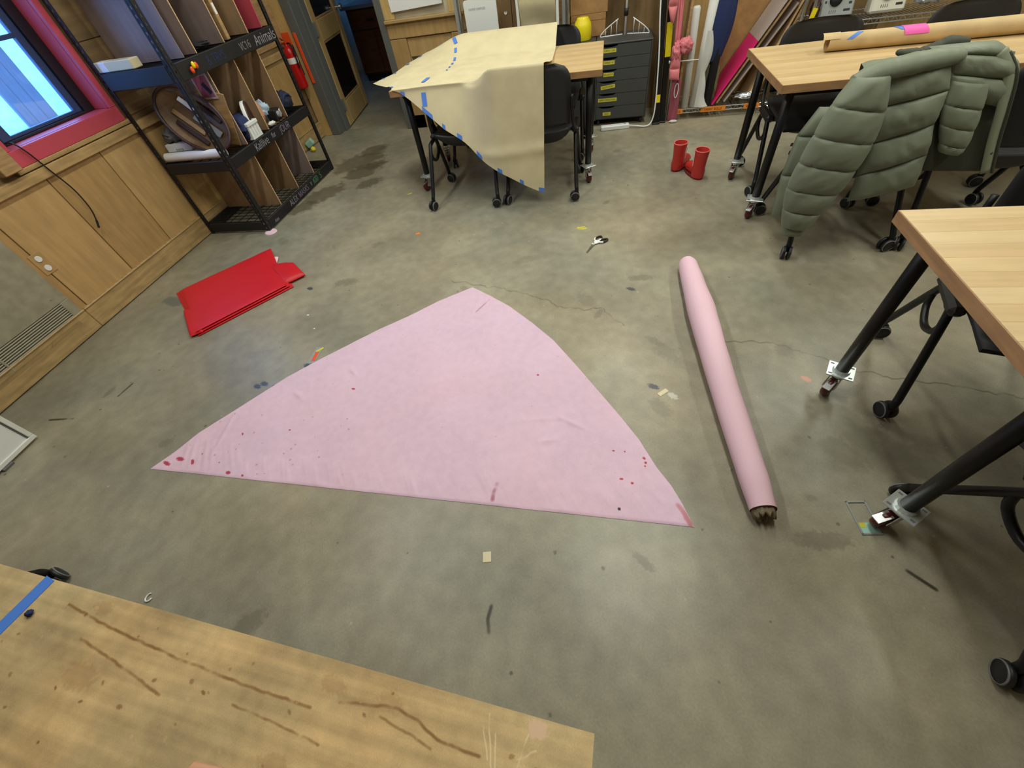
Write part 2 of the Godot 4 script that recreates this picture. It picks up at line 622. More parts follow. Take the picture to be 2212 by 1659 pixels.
func make_pink_sheet_material() -> void:
	fill_mottled(1560, 936, C(221, 188, 207), 0.02, 0.02, 0.035, 200, 0.012)
	var at := func(x: float, z: float) -> Vector2:
		return Vector2((x - SHEET_X) * 600.0, (z - SHEET_Z) * 600.0)
	var red := C(168, 34, 58)
	for s in [[-1.955, -0.672, 9, 3.0, 0.3], [-1.90, -0.70, 11, 2.6, 0.2], [-1.82, -0.69, 8, 2.2, 0.9], [-1.80, -0.735, 4, 1.0, 0.0], [-1.60, -0.655, 9, 1.6, 0.2], [-1.52, -0.648, 5, 1.6, 0.5], [-1.68, -0.70, 4, 1.0, 0.0], [-1.66, -0.86, 5, 1.8, 0.8], [-1.42, -0.90, 4, 1.5, 0.4], [-1.2, -1.17, 6, 2.0, 0.2], [-0.26, -1.31, 6, 1.0, 0.0], [0.10, -0.91, 4, 1.5, 0.0], [0.145, -0.91, 4, 1.0, 0.0], [0.22, -0.885, 6, 1.2, 0.5], [0.225, -0.865, 6, 1.0, 0.0], [0.222, -0.85, 4, 1.0, 0.0], [0.13, -0.785, 5, 1.7, 0.0], [0.17, -0.77, 6, 1.0, 0.0]]:
		var q: Vector2 = at.call(s[0], s[1])
		dab(q.x, q.y, s[2] * 0.62, red if s[0] < 0 else C(176, 44, 50), 0.85, int(s[0] * 500), s[3], s[4])
	for s in 26:
		var q: Vector2 = at.call(rng.randf_range(-1.9, -1.1), rng.randf_range(-1.0, -0.66))
		dab(q.x, q.y, rng.randf_range(1.5, 3.5), C(186, 110, 134), 0.6, s + 40)
	for s in 40:
		var q: Vector2 = at.call(rng.randf_range(-1.6, 0.3), rng.randf_range(-1.9, -0.66))
		dab(q.x, q.y, rng.randf_range(1.2, 2.6), C(196, 140, 158), 0.5, s + 90)
	stroke([at.call(-0.62, -1.90), at.call(-0.68, -1.78)], 4.0, C(186, 142, 156), 0.6, 3)
	stroke([at.call(-0.36, -0.72), at.call(-0.365, -0.645)], 6.0, C(176, 112, 130), 0.6, 4, 3.0)
	stroke([at.call(0.33, -0.70), at.call(0.37, -0.625)], 7.0, C(196, 128, 136), 0.5, 6, 4.0)
	var q3: Vector2 = at.call(0.12, -0.66)
	dab(q3.x, q3.y, 4, C(40, 34, 40), 0.95, 3)
	var m := painted("pink_sheet", 0.78)
	m.rim_enabled = true
	m.rim = 0.2


func make_veneer_material() -> void:
	# a strip of worn maple veneer 1.6 m long and 0.8 m deep, grain along its length
	fill_mottled(1600, 800, C(198, 170, 124), 0.10, 0.05, 0.05, 400, 0.03)
	var grain := FastNoiseLite.new()
	grain.seed = 77
	grain.frequency = 0.02
	grain.fractal_octaves = 3
	for y in ph:
		for x in range(0, pw):
			var v := grain.get_noise_2d(x * 0.08, y * 1.6)
			var i := (y * pw + x) * 3
			var f := 1.0 + v * 0.13
			px[i] = clampi(int(px[i] * f), 0, 255)
			px[i + 1] = clampi(int(px[i + 1] * f), 0, 255)
			px[i + 2] = clampi(int(px[i + 2] * f), 0, 255)
	# table x runs -1.53..0.024, y of the picture is the distance from the far edge
	var at := func(x: float, d: float) -> Vector2:
		return Vector2((x + 1.55) * 1000.0, d * 1000.0)
	var dark := C(138, 100, 60)
	stroke([at.call(-0.98, 0.03), at.call(-0.85, 0.045), at.call(-0.7, 0.055), at.call(-0.56, 0.062), at.call(-0.42, 0.064)], 3.0, dark, 0.56, 2, 2.0)
	stroke([at.call(-0.38, 0.048), at.call(-0.33, 0.04), at.call(-0.29, 0.034), at.call(-0.25, 0.042), at.call(-0.215, 0.055), at.call(-0.15, 0.058)], 2.8, dark, 0.60, 3, 2.0)
	stroke([at.call(-0.55, 0.088), at.call(-0.48, 0.092), at.call(-0.42, 0.096), at.call(-0.385, 0.1)], 2.4, dark, 0.52, 4, 2.0)
	stroke([at.call(-0.9, 0.07), at.call(-0.8, 0.085), at.call(-0.68, 0.105)], 3.0, dark, 0.45, 6, 2.0)
	stroke([at.call(-0.31, 0.05), at.call(-0.27, 0.056), at.call(-0.22, 0.066)], 2.5, dark, 0.38, 7, 2.0)
	for p in [[-0.40, 0.03, 10], [-0.30, 0.03, 9], [-0.07, 0.09, 14], [-0.85, 0.115, 16], [-0.44, 0.135, 12], [-0.24, 0.128, 10], [-0.9, 0.02, 10]]:
		var q: Vector2 = at.call(p[0], p[1])
		dab(q.x, q.y, p[2] * 1.3, C(160, 122, 80), 0.3, int(p[0] * 300), 2.0, 0.1)
	for s in 120:
		var q: Vector2 = at.call(rng.randf_range(-1.3, 0.0), rng.randf_range(0.005, 0.2))
		dab(q.x, q.y, rng.randf_range(1.0, 4.0), C(214, 180, 132) if rng.randf() < 0.65 else C(126, 84, 46), rng.randf_range(0.3, 0.7), s + 31, rng.randf_range(1.0, 2.2), rng.randf_range(-0.4, 0.8))
	# knife scratches near the corner
	for p in [[-0.149, 0.01, -0.144, 0.03], [-0.144, 0.03, -0.13, 0.075], [-0.135, 0.03, -0.124, 0.08], [-0.09, 0.02, -0.1, 0.07], [-0.1, 0.05, -0.075, 0.035], [-0.155, 0.025, -0.14, 0.06]]:
		stroke([at.call(p[0], p[1]), at.call(p[2], p[3])], 1.6, C(236, 214, 170), 0.95, 21, 2.0)
	# bare patch where something was pulled off
	var q4: Vector2 = at.call(-0.078, 0.013)
	dab(q4.x, q4.y, 13, C(226, 190, 160), 0.9, 23, 1.3, 0.1)
	painted("veneer", 0.42)


# ---------------------------------------------------------------- the room
func uv_slab(st: SurfaceTool, a: Vector3, b: Vector3, uv_of: Callable) -> void:
	# a slab whose faces all take their texture place from above
	var p := []
	for x in [a.x, b.x]:
		for y in [a.y, b.y]:
			for z in [a.z, b.z]:
				p.append(V(x, y, z))
	for q in [[0, 1, 3, 2], [4, 5, 7, 6], [0, 1, 5, 4], [2, 3, 7, 6], [0, 2, 6, 4], [1, 3, 7, 5]]:
		var c: Vector3 = (a + b) / 2.0
		for t in [[0, 1, 2], [0, 2, 3]]:
			var v := [p[q[t[0]]], p[q[t[1]]], p[q[t[2]]]]
			if (v[2] - v[0]).cross(v[1] - v[0]).dot((v[0] + v[1] + v[2]) / 3.0 - c) < 0.0:
				v = [v[0], v[2], v[1]]
			for e in v:
				st.set_uv(uv_of.call(e))
				st.add_vertex(e)


func build_shell() -> void:
	var st := S()
	uv_slab(st, V(-3.5, -0.15, -5.25), V(4.4, 0, 3.1), func(e: Vector3) -> Vector2: return Vector2((e.x - FLOOR_X) / FLOOR_SIDE, (e.z - FLOOR_Z) / FLOOR_SIDE))
	struct("floor", st, M.concrete)
	st = S()
	span(st, V(-3.5, 3.0, -5.25), V(4.4, 3.15, 3.1))
	struct("ceiling", st, M.ceiling_paint)
	# left wall with its window opening
	st = S()
	span(st, V(-3.5, 0, -1.995), V(-3.3, 3, 3.1))
	span(st, V(-3.5, 0, -5.25), V(-3.3, 3, -2.765))
	span(st, V(-3.5, 0, -2.765), V(-3.3, 0.935, -1.995))
	span(st, V(-3.5, 2.33, -2.765), V(-3.3, 3, -1.995))
	var wl := struct("wall_left", st, M.wall_wood)
	var mats := [M.panel_a, M.panel_b, M.panel_c]
	var z := -2.06 + 0.405 * 12
	var k := 0
	while z - 0.405 > -5.05:
		st = S()
		span(st, V(-3.302, 0.14, z - 0.402), V(-3.288, 0.79, z - 0.003), 0.002)
		obj("panel", st, mats[(k * 7 + k / 3) % 3], wl)
		z -= 0.405
		k += 1
	# plywood boards above the rail
	for e in [[-2.82, -3.45], [-3.455, -4.2], [-4.205, -5.05]]:
		for h in [[0.88, 1.28], [1.285, 1.72], [1.725, 2.3], [2.305, 3.0]]:
			st = S()
			span(st, V(-3.302, h[0], e[1]), V(-3.29, h[1], e[0]), 0.002)
			obj("panel", st, [M.trim_wood, M.wall_wood, M.card_tan][int(absf(e[0] * 10 + h[0] * 7)) % 3], wl)
	# back wall with the doorway
	st = S()
	span(st, V(-3.3, 0, -5.25), V(-3.16, 3, -5.05))
	span(st, V(-2.13, 0, -5.25), V(-1.952, 3, -5.05))
	span(st, V(-1.483, 0, -5.25), V(4.4, 3, -5.05))
	span(st, V(-1.952, 0, -5.25), V(-1.483, 0.405, -5.05))
	span(st, V(-1.952, 0.635, -5.25), V(-1.483, 3, -5.05))
	span(st, V(-1.952, 0.405, -5.25), V(-1.483, 0.635, -5.235))
	span(st, V(-3.16, 2.15, -5.25), V(-2.13, 3, -5.05))
	var wb := struct("wall_back", st, M.plaster)
	st = S()
	span(st, V(-3.29, 0, -5.052), V(-3.165, 2.2, -5.03), 0.002)
	obj("panel", st, M.pale_wood, wb)
	# wainscot on the right of the doorway: stiles, rails and sunk panels
	for p in [[-2.128, 0.0, -1.955, 0.79], [-1.48, 0.0, -1.32, 0.79], [-2.128, 0.795, -1.32, 0.915], [-2.128, 0.0, -1.32, 0.13]]:
		st = S()
		span(st, V(p[0] + 0.001, p[1], -5.052), V(p[2] - 0.001, p[3], -5.022 + p[1] * 0.002), 0.003)
		obj("rail" if p[2] - p[0] > 0.5 else "stile", st, M.panel_a if p[1] > 0.5 else M.panel_b, wb)
	for p in [[-1.952, 0.64, -1.483, 0.788, 0], [-1.952, 0.133, -1.483, 0.40, 0]]:
		st = S()
		span(st, V(p[0], p[1], -5.051), V(p[2], p[3], -5.04), 0.002)
		obj("sunk_panel", st, M.panel_c, wb)
	st = S()
	span(st, V(-2.128, 0.915, -5.052), V(-1.32, 0.94, -4.985), 0.004)
	obj("ledge", st, M.trim_wood, wb)
	for p in [[-2.128, -2.02], [-1.47, -1.34]]:
		st = S()
		span(st, V(p[0], 0.94, -5.052), V(p[1], 2.2, -5.025), 0.003)
		obj("stile", st, M.pale_wood, wb)
	# plywood cladding behind the racks
	var cx := -1.31
	k = 0
	while cx < 4.2:
		st = S()
		span(st, V(cx, 0.0, -5.052), V(minf(cx + 0.597, 4.38), 2.4, -5.038), 0.002)
		obj("panel", st, [M.panel_b, M.card_tan, M.cabinet_wood][k % 3], wb)
		cx += 0.6
		k += 1
	st = S()
	span(st, V(4.2, 0, -5.05), V(4.4, 3, 3.1))
	struct("wall_right", st, M.plaster)
	st = S()
	span(st, V(-3.3, 0, 2.9), V(4.2, 3, 3.1))
	struct("wall_front", st, M.plaster)
	# baseboard on the left wall: boards with a rounded cap
	var bb: MeshInstance3D = null
	for e in [[2.88, 0.4], [0.4, -1.61], [-1.61, -3.2], [-3.2, -5.03]]:
		st = S()
		span(st, V(-3.29, 0.006, e[1] + 0.001), V(-3.270, 0.142, e[0] - 0.001), 0.003)
		span(st, V(-3.29, 0.142, e[1] + 0.001), V(-3.264, 0.152, e[0] - 0.001), 0.003)
		if bb == null:
			bb = struct("baseboard_left", st, M.trim_wood)
		else:
			obj("board", st, M.trim_wood, bb)
	# chair rail under the window
	st = S()
	span(st, V(-3.302, 0.787, -5.03), V(-3.262, 0.843, 2.88), 0.004)
	var rail := struct("trim_1", st, M.trim_wood)
	st = S()
	span(st, V(-3.302, 0.848, -2.83), V(-3.268, 0.872, -1.95), 0.003)
	obj("cap_strip", st, M.trim_wood, rail)
	# grey steel door frame
	st = S()
	span(st, V(-3.165, 0, -5.26), V(-3.06, 2.2, -5.02), 0.004)
	span(st, V(-3.06, 0, -5.26), V(-3.03, 2.16, -5.15), 0.003)
	span(st, V(-2.20, 0, -5.26), V(-2.125, 2.2, -5.02), 0.004)
	span(st, V(-3.06, 2.12, -5.26), V(-2.20, 2.2, -5.02), 0.004)
	var fr := struct("trim_2", st, M.grey_paint)
	for y in [0.235, 0.92]:
		st = S()
		span(st, V(-3.075, y - 0.06, -5.265), V(-3.0, y + 0.06, -5.245), 0.004)
		obj("hinge", st, M.grey_paint, fr)
	# the door, swung into the next room
	var d := Node3D.new()
	d.name = "door_1"
	add_child(d)
	d.set_meta("kind", "structure")
	d.position = V(-3.055, 0, -5.27)
	d.rotation.y = PI / 2 + 0.15
	var w := 0.92
	for p in [[0.0, 0.012, 0.125, 2.08, "stile"], [w - 0.125, 0.012, w, 2.08, "stile"], [0.127, 0.012, w - 0.127, 0.24, "rail"], [0.127, 0.80, w - 0.127, 0.98, "rail"], [0.127, 1.94, w - 0.127, 2.08, "rail"]]:
		st = S()
		span(st, V(p[0], p[1], -0.022), V(p[2], p[3], 0.022), 0.004)
		obj(p[4], st, M.pale_wood, d)
	for p in [[0.24, 0.80], [0.98, 1.94]]:
		st = S()
		span(st, V(0.12, p[0] - 0.005, -0.008), V(w - 0.12, p[1] + 0.005, 0.008))
		obj("pane", st, M.dark_glass, d)
		for q in [[0.127, p[0], 0.147, p[1]], [w - 0.147, p[0], w - 0.127, p[1]], [0.147, p[0], w - 0.147, p[0] + 0.02], [0.147, p[1] - 0.02, w - 0.147, p[1]]]:
			st = S()
			span(st, V(q[0], q[1], -0.018), V(q[2], q[3], 0.018), 0.003)
			obj("glazing_bead", st, M.card_tan, d)
	st = S()
	lathe(st, [[0.0, 0.0], [0.012, 0.0], [0.012, 0.05], [0.027, 0.055], [0.027, 0.075], [0.0, 0.08]], 14, Transform3D(Basis(Vector3.RIGHT, PI / 2), V(w - 0.06, 1.0, 0.022)))
	obj("door_handle", st, M.chrome, d)


func build_far_room() -> void:
	var st := S()
	uv_slab(st, V(-4.8, -0.15, -8.4), V(0.2, 0, -5.25), func(e: Vector3) -> Vector2: return Vector2((e.x - FLOOR_X) / FLOOR_SIDE, (e.z - FLOOR_Z) / FLOOR_SIDE))
	struct("floor", st, M.concrete)
	st = S()
	span(st, V(-4.8, 2.8, -8.4), V(0.2, 2.95, -5.25))
	struct("ceiling", st, M.ceiling_paint)
	st = S()
	span(st, V(-4.8, 0, -8.4), V(0.2, 2.8, -8.2))
	struct("wall_far", st, M.plaster)
	st = S()
	span(st, V(0.0, 0, -8.2), V(0.2, 2.8, -5.25))
	struct("wall_far_right", st, M.plaster)
	st = S()
	span(st, V(-4.8, 0, -7.3), V(-4.6, 2.8, -5.25))
	span(st, V(-4.8, 0, -8.2), V(-4.6, 2.8, -7.9))
	span(st, V(-4.8, 0, -7.9), V(-4.6, 0.95, -7.3))
	span(st, V(-4.8, 1.6, -7.9), V(-4.6, 2.8, -7.3))
	struct("wall_far_left", st, M.grey_paint)
	st = S()
	span(st, V(-4.6, 0, -5.25), V(-3.5, 2.8, -5.2))
	struct("wall_far_front", st, M.plaster)
	# window of that room
	st = S()
	span(st, V(-4.71, 0.95, -7.9), V(-4.69, 1.6, -7.3))
	struct("window_2", st, M.glass)
	# brown base cabinets with a worktop
	for k in 3:
		var x0 := -3.66 + k * 0.72
		var t := thing("base_cabinet", ["brown base cabinet farthest to the window side beyond the doorway", "brown base cabinet in the middle of the row beyond the doorway", "brown base cabinet at the inner end beyond the doorway"][k], "cabinet", V(x0, 0, -7.92), 0.0, "base cabinets in the next room")
		st = S()
		span(st, V(0.0, 0.09, 0.0), V(0.718, 0.85, 0.58), 0.004)
		obj("body", st, M.dark_cabinet, t)
		st = S()
		span(st, V(0.02, 0.62, 0.58), V(0.698, 0.83, 0.605), 0.006)
		var dr := obj("drawer", st, M.dark_cabinet, t)
		st = S()
		span(st, V(0.30, 0.72, 0.605), V(0.42, 0.735, 0.63), 0.004)
		obj("handle", st, M.steel_black, dr)
		for s in 2:
			st = S()
			span(st, V(0.02 + s * 0.342, 0.11, 0.58), V(0.354 + s * 0.344, 0.60, 0.605), 0.006)
			obj("door", st, M.dark_cabinet, t)
		st = S()
		span(st, V(0.0, 0.0, 0.0), V(0.718, 0.09, 0.52))
		obj("plinth", st, M.black_plastic, t)
	st = S()
	span(st, V(-3.72, 0.85, -8.19), V(-1.46, 0.89, -7.3), 0.004)
	tag(obj("worktop", st, M.counter), "blue-lit worktop on the brown cabinets beyond the doorway", "worktop")


func build_window_and_outside() -> void:
	# red painted window frame on the left wall
	var w := Node3D.new()
	w.name = "window_1"
	add_child(w)
	w.set_meta("kind", "structure")
	var st := S()
	for p in [[0.872, 0.955, -2.79, -1.97], [0.9552, 2.4, -2.79, -2.747], [0.9552, 2.4, -2.013, -1.97]]:
		st = S()
		span(st, V(-3.302, p[0], p[2]), V(-3.272, p[1], p[3]), 0.003)
		obj("casing", st, M.red_paint, w)
	# reveals
	for p in [[-3.49, 0.935, -2.745, -3.303, 0.957, -2.015], [-3.49, 0.957, -2.765, -3.303, 2.3, -2.745], [-3.49, 0.957, -2.015, -3.303, 2.3, -1.995], [-3.49, 2.3, -2.765, -3.303, 2.33, -1.995]]:
		st = S()
		span(st, V(p[0], p[1], p[2]), V(p[3], p[4], p[5]), 0.002)
		obj("sill" if p[4] < 1.0 else "reveal", st, M.red_paint, w)
	# dark fixed frame, then the blue-grey sash
	for p in [[-2.744, -2.672, 0.958, 2.299], [-2.10, -2.016, 0.958, 2.299], [-2.672, -2.10, 0.958, 0.972], [-2.672, -2.10, 2.26, 2.299]]:
		st = S()
		span(st, V(-3.46, p[2], p[0]), V(-3.40, p[3], p[1]), 0.003)
		obj("frame", st, M.sash_paint, w)
	for p in [[-2.672, -2.622, 0.972, 2.26], [-2.17, -2.10, 0.972, 2.26], [-2.622, -2.17, 0.972, 0.99], [-2.622, -2.17, 2.22, 2.26], [-2.622, -2.17, 1.362, 1.384]]:
		st = S()
		span(st, V(-3.45, p[2], p[0]), V(-3.42, p[3], p[1]), 0.003)
		obj("sash", st, M.sash_metal, w)
	for p in [[0.99, 1.362], [1.384, 2.22]]:
		st = S()
		span(st, V(-3.438, p[0], -2.622), V(-3.434, p[1], -2.17))
		obj("pane", st, M.glass, w)
	# snow outside, banked up away from the house
	st = S(true)
	var rows := []
	var n := FastNoiseLite.new()
	n.seed = 31
	n.frequency = 0.35
	for i in 33:
		var row := PackedVector3Array()
		for k in 41:
			var x := -3.52 - i * 0.45
			var z := 6.0 - k * 0.45
			if x > -4.85 and z < -5.2:
				x = -4.85
			row.append(V(x, 0.2 + clampf((-x - 3.6) * 0.155, 0, 1.3) + 0.10 * n.get_noise_2d(x, z) + 0.40 * exp(-pow((x + 7.0) / 0.6, 2) - pow((z + 5.5) / 0.55, 2)), z))
		rows.append(row)
	grid(st, rows)
	var snow := obj("snow", st, M.snow)
	snow.set_meta("kind", "stuff")
	tag(snow, "blue-white snow lying on the ground outside the window", "snow")
	# board fence standing in the snow
	var f := thing("board_fence", "grey-blue upright board fence in the snow seen through the window", "fence", V(-6.2, 0, -4.0), 0.0)
	for k in 3:
		st = S()
		span(st, V(-0.015, 0.0, -0.53 + k * 0.122), V(0.015, 1.7, -0.412 + k * 0.122), 0.004)
		obj("board", st, M.fence, f)
	for y in [0.5, 1.3]:
		st = S()
		span(st, V(-0.06, y, -0.53), V(-0.016, y + 0.07, -0.17), 0.004)
		obj("rail", st, M.fence, f)


func build_wall_fittings() -> void:
	# heater cover
	var t := thing("wall_heater", "beige-grey metal wall heater with a louvred grille under the window wall", "heater", V(-3.288, 0.09, -1.6), 0.0)
	var st := S()
	span(st, V(0, 0.0, 0.06), V(0.018, 0.03, 1.44), 0.002)
	span(st, V(0, 0.16, 0), V(0.018, 0.86, 1.5), 0.003)
	span(st, V(0, 0.0, 0), V(0.018, 0.16, 0.06), 0.002)
	span(st, V(0, 0.0, 1.44), V(0.018, 0.16, 1.5), 0.002)
	obj("body", st, M.heater_paint, t)
	st = S()
	span(st, V(-0.0, 0.02, 0.05), V(0.002, 0.17, 1.45))
	obj("back_plate", st, M.heater_paint, t)
	for k in 10:
		st = S()
		box(st, V(0.011, 0.037 + k * 0.0128, 0.75), V(0.012, 0.0075, 1.39), Basis(Vector3(0, 0, 1), 0.5), 0.002)
		obj("louver", st, M.heater_paint, t)
	for k in 2:
		st = S()
		span(st, V(0.012, 0.028, 0.5 + k * 0.46), V(0.019, 0.165, 0.512 + k * 0.46), 0.001)
		obj("mullion", st, M.heater_paint, t)
	st = S()
	box(st, V(0.019, 0.205, 0.075), V(0.004, 0.008, 0.008), Basis(Vector3(1, 0, 0), 0.5), 0.001)
	obj("screw", st, M.heater_paint, t)
	# wooden post beside the window
	st = S()
	span(st, V(-3.30, 0.875, -1.965), V(-3.225, 2.4, -1.86), 0.004)
	struct("trim_3", st, M.card_tan)
	# socket
	var o := thing("wall_socket", "double white wall socket beside the beige-grey heater", "socket", V(-3.288, 0.456, -1.667))
	st = S()
	box(st, V(0.002, 0, 0), V(0.004, 0.125, 0.075), Basis(), 0.001)
	obj("plate", st, M.panel_a, o)
	for y in [-0.03, 0.03]:
		st = S()
		lathe(st, [[0.0, 0.006], [0.017, 0.006], [0.018, 0.0]], 18, Transform3D(Basis(Vector3(0, 0, 1), -PI / 2), V(0.003, y, 0)))
		obj("receptacle", st, M.white_plastic, o)
	# hanging black cable
	var c := thing("black_cable", "thin black cable with a plug end hanging down the panelled wall", "cable", V(0, 0, 0))
	var pts := [V(-3.30, 0.99, -2.035), V(-3.262, 0.985, -2.045), V(-3.25, 0.927, -2.067), V(-3.25, 0.813, -2.094), V(-3.25, 0.688, -2.122), V(-3.25, 0.571, -2.117), V(-3.25, 0.50, -2.09)]
	st = S(true)
	tube(st, smooth_path(pts, 5), 0.0042, 7)
	obj("lead", st, M.black_plastic, c)
	st = S()
	bar(st, V(-3.25, 0.503, -2.092), V(-3.25, 0.462, -2.068), 0.012, 0.010, 0.002)
	obj("plug", st, M.black_plastic, c)
	# whiteboard standing on the floor at the near end of that wall
	var b := thing("whiteboard", "white framed board standing on edge on the floor near the heater", "board", V(-2.85, 0.0, -0.75))
	st = S()
	span(st, V(-0.012, 0.03, 0.02), V(0.0, 0.9, 1.18))
	obj("panel", st, M.white_plastic, b)
	for p in [[0.012, 0.0, 0.034, 1.2], [0.9, 0.0, 0.922, 1.2]]:
		st = S()
		span(st, V(-0.018, p[0], p[1]), V(0.008, p[2], p[3]), 0.002)
		obj("frame_rail", st, M.white_metal, b)
	for z in [0.0, 1.178]:
		st = S()
		span(st, V(-0.018, 0.0345, z), V(0.008, 0.8995, z + 0.022), 0.002)
		obj("frame_rail", st, M.white_metal, b)
	st = S()
	span(st, V(0.0, 0.034, 0.023), V(0.0015, 0.9, 0.03))
	obj("edge_seal", st, M.grey_paint, b)
	for z in [0.15, 1.0]:
		st = S()
		span(st, V(-0.03, 0.0, z), V(0.02, 0.012, z + 0.05), 0.002)
		obj("foot", st, M.grey_paint, b)
	# fire extinguisher and door things
	var e := thing("fire_extinguisher", "red fire extinguisher hung on the wall behind the shelving", "extinguisher", V(-3.235, 0.5, -4.955))
	st = S(true)
	lathe(st, [[0.0, 0.0], [0.05, 0.003], [0.055, 0.015], [0.055, 0.30], [0.05, 0.335], [0.03, 0.36], [0.02, 0.365], [0.02, 0.38]], 20)
	obj("cylinder", st, M.fire_red, e)
	st = S(true)
	lathe(st, [[0.0562, 0.22], [0.0562, 0.27]], 20)
	obj("label_band", st, M.white_paper, e)
	st = S()
	bar(st, V(-0.02, 0.39, 0.0), V(0.02, 0.40, 0.09), 0.02, 0.012, 0.003)
	bar(st, V(-0.02, 0.41, 0.0), V(0.02, 0.44, 0.09), 0.018, 0.01, 0.003)
	obj("handle", st, M.fire_red, e)
	st = S(true)
	tube(st, smooth_path([V(0.02, 0.385, 0.0), V(0.065, 0.37, 0.02), V(0.072, 0.28, 0.03), V(0.066, 0.18, 0.03)], 4), 0.008, 8)
	obj("hose", st, M.black_plastic, e)
	st = S()
	span(st, V(-0.03, 0.1, -0.09), V(0.03, 0.36, -0.055), 0.003)
	obj("bracket", st, M.steel_black, e)
	st = S()
	span(st, V(-3.150, 0.52, -5.0195), V(-3.118, 0.95, -5.010), 0.003)
	tag(obj("orange_strip", st, M.orange), "narrow orange strip fixed upright on the grey door frame", "strip")
	st = S()
	span(st, V(-3.286, 0.85, -5.03), V(-3.20, 0.96, -5.022), 0.002)
	tag(obj("orange_notice", st, M.orange), "small orange notice on the wood behind the shelving", "notice")
	# white poster board on the back wall
	var pb := thing("poster_board", "white poster board with a grey picture above the wainscot ledge", "poster", V(-2.045, 1.0, -5.018), 0.0)
	st = S()
	box(st, V(0.26, 0.35, 0.0), V(0.52, 0.7, 0.012), Basis(Vector3(0, 0, 1), 0.03), 0.001)
	obj("board", st, M.white_paper, pb)
	st = S()
	box(st, V(0.24, 0.42, 0.0075), V(0.36, 0.5, 0.002), Basis(Vector3(0, 0, 1), 0.03))
	obj("picture", st, M.grey_plastic, pb)


func smooth_path(pts: Array, n: int) -> Array:
	# Catmull-Rom through the points
	var out := []
	for i in pts.size() - 1:
		var p0: Vector3 = pts[maxi(i - 1, 0)]
		var p1: Vector3 = pts[i]
		var p2: Vector3 = pts[i + 1]
		var p3: Vector3 = pts[mini(i + 2, pts.size() - 1)]
		for k in n:
			out.append(p1.cubic_interpolate(p2, p0, p3, float(k) / n))
	out.append(pts[-1])
	return out


# ---------------------------------------------------------------- tables
func make_table(label: String, at: Vector3, turn: float, size: Vector2, casters: Array, veneer := false) -> Node3D:
	# origin: far left corner on the floor; x runs along the length, z towards the near side
	var t := thing("work_table", label, "table", at, turn, "work tables on casters")
	var L := size.x
	var D := size.y
	var st := S()
	var top := Node3D.new()
	top.name = "tabletop"
	t.add_child(top)
	if veneer:
		st = S()
		uv_slab(st, V(0, 0.713, 0), V(L, 0.75, D), func(e: Vector3) -> Vector2: return Vector2((e.x + 0.02) / 1.6, e.z / 0.8))
		obj("board", st, M.veneer, top)
	else:
		var n := 12
		for k in n:
			st = S()
			span(st, V(0.003, 0.712, 0.003 + (D - 0.006) * k / n + 0.0001), V(L - 0.003, 0.75, 0.003 + (D - 0.006) * (k + 1) / n - 0.0001), 0.0004)
			obj("stave", st, M["maple_%d" % ((k * 7 + int(at.x * 5 + 20)) % 4)], top)
	for p in [[0.0, 0.0, 0.003, D], [L - 0.003, 0.0, L, D], [0.003, 0.0, L - 0.003, 0.003], [0.003, D - 0.003, L - 0.003, D]]:
		st = S()
		span(st, V(p[0], 0.7115, p[1]), V(p[2], 0.7495, p[3]), 0.0008)
		obj("edge_band", st, M.maple_edge, top)
	# black steel rails under the top
	for p in [[0.06, 0.08, L - 0.06, 0.11], [0.06, D - 0.11, L - 0.06, D - 0.08], [0.06, 0.1, 0.1, D - 0.1], [L - 0.1, 0.1, L - 0.06, D - 0.1]]:
		st = S()
		span(st, V(p[0], 0.675, p[1]), V(p[2], 0.711, p[3]), 0.003)
		obj("rail", st, M.black_pipe, t)
	for k in 4:
		var x: float = 0.085 if k % 2 == 0 else L - 0.085
		var z: float = 0.1 if k < 2 else D - 0.1
		st = S(true)
		tube(st, [V(x, 0.125, z), V(x, 0.69, z)], 0.0235, 16)
		obj("leg", st, M.black_pipe, t)
		st = S()
		lathe(st, [[0.0, 0.012], [0.03, 0.012], [0.032, 0.0], [0.0, 0.0]], 16, Transform3D(Basis(), V(x, 0.119, z)))
		obj("flange", st, M.zinc, t)
		table_caster(t, V(x, 0, z), casters[k])
	return t


func table_caster(t: Node3D, at: Vector3, turn: float) -> void:
	var c := Node3D.new()
	c.name = "caster"
	t.add_child(c, true)
	c.position = at
	c.rotation.y = turn
	var st := S()
	box(st, V(0, 0.116, 0), V(0.095, 0.005, 0.085), Basis(Vector3.UP, 0.3), 0.001)
	obj("plate", st, M.zinc, c)
	st = S()
	for s in [-1, 1]:
		for q in [-1, 1]:
			box(st, Basis(Vector3.UP, 0.3) * V(s * 0.035, 0.1188, q * 0.03), V(0.013, 0.0006, 0.007), Basis(Vector3.UP, 0.3))
	obj("slot", st, M.grey_paint, c)
	st = S()
	lathe(st, [[0.0, 0.113], [0.03, 0.113], [0.033, 0.1], [0.026, 0.088], [0.0, 0.088]], 16)
	for s in [-1.0, 1.0]:
		bar(st, V(s * 0.02, 0.093, 0.006), V(s * 0.0215, 0.04, 0.03), 0.004, 0.036, 0.001, Vector3(0, 0, 1))
	obj("fork", st, M.chrome, c)
	st = S()
	bar(st, V(0, 0.082, 0.03), V(0, 0.066, 0.078), 0.03, 0.004, 0.001)
	obj("brake_lever", st, M.chrome, c)
	st = S(true)
	lathe(st, [[0.0, -0.016], [0.028, -0.0165], [0.038, -0.013], [0.042, -0.005], [0.042, 0.005], [0.038, 0.013], [0.028, 0.0165], [0.0, 0.016]], 22, Transform3D(Basis(Vector3(0, 0, 1), PI / 2), V(0, 0.042, 0.03)))
	obj("wheel", st, M.wheel_red, c)


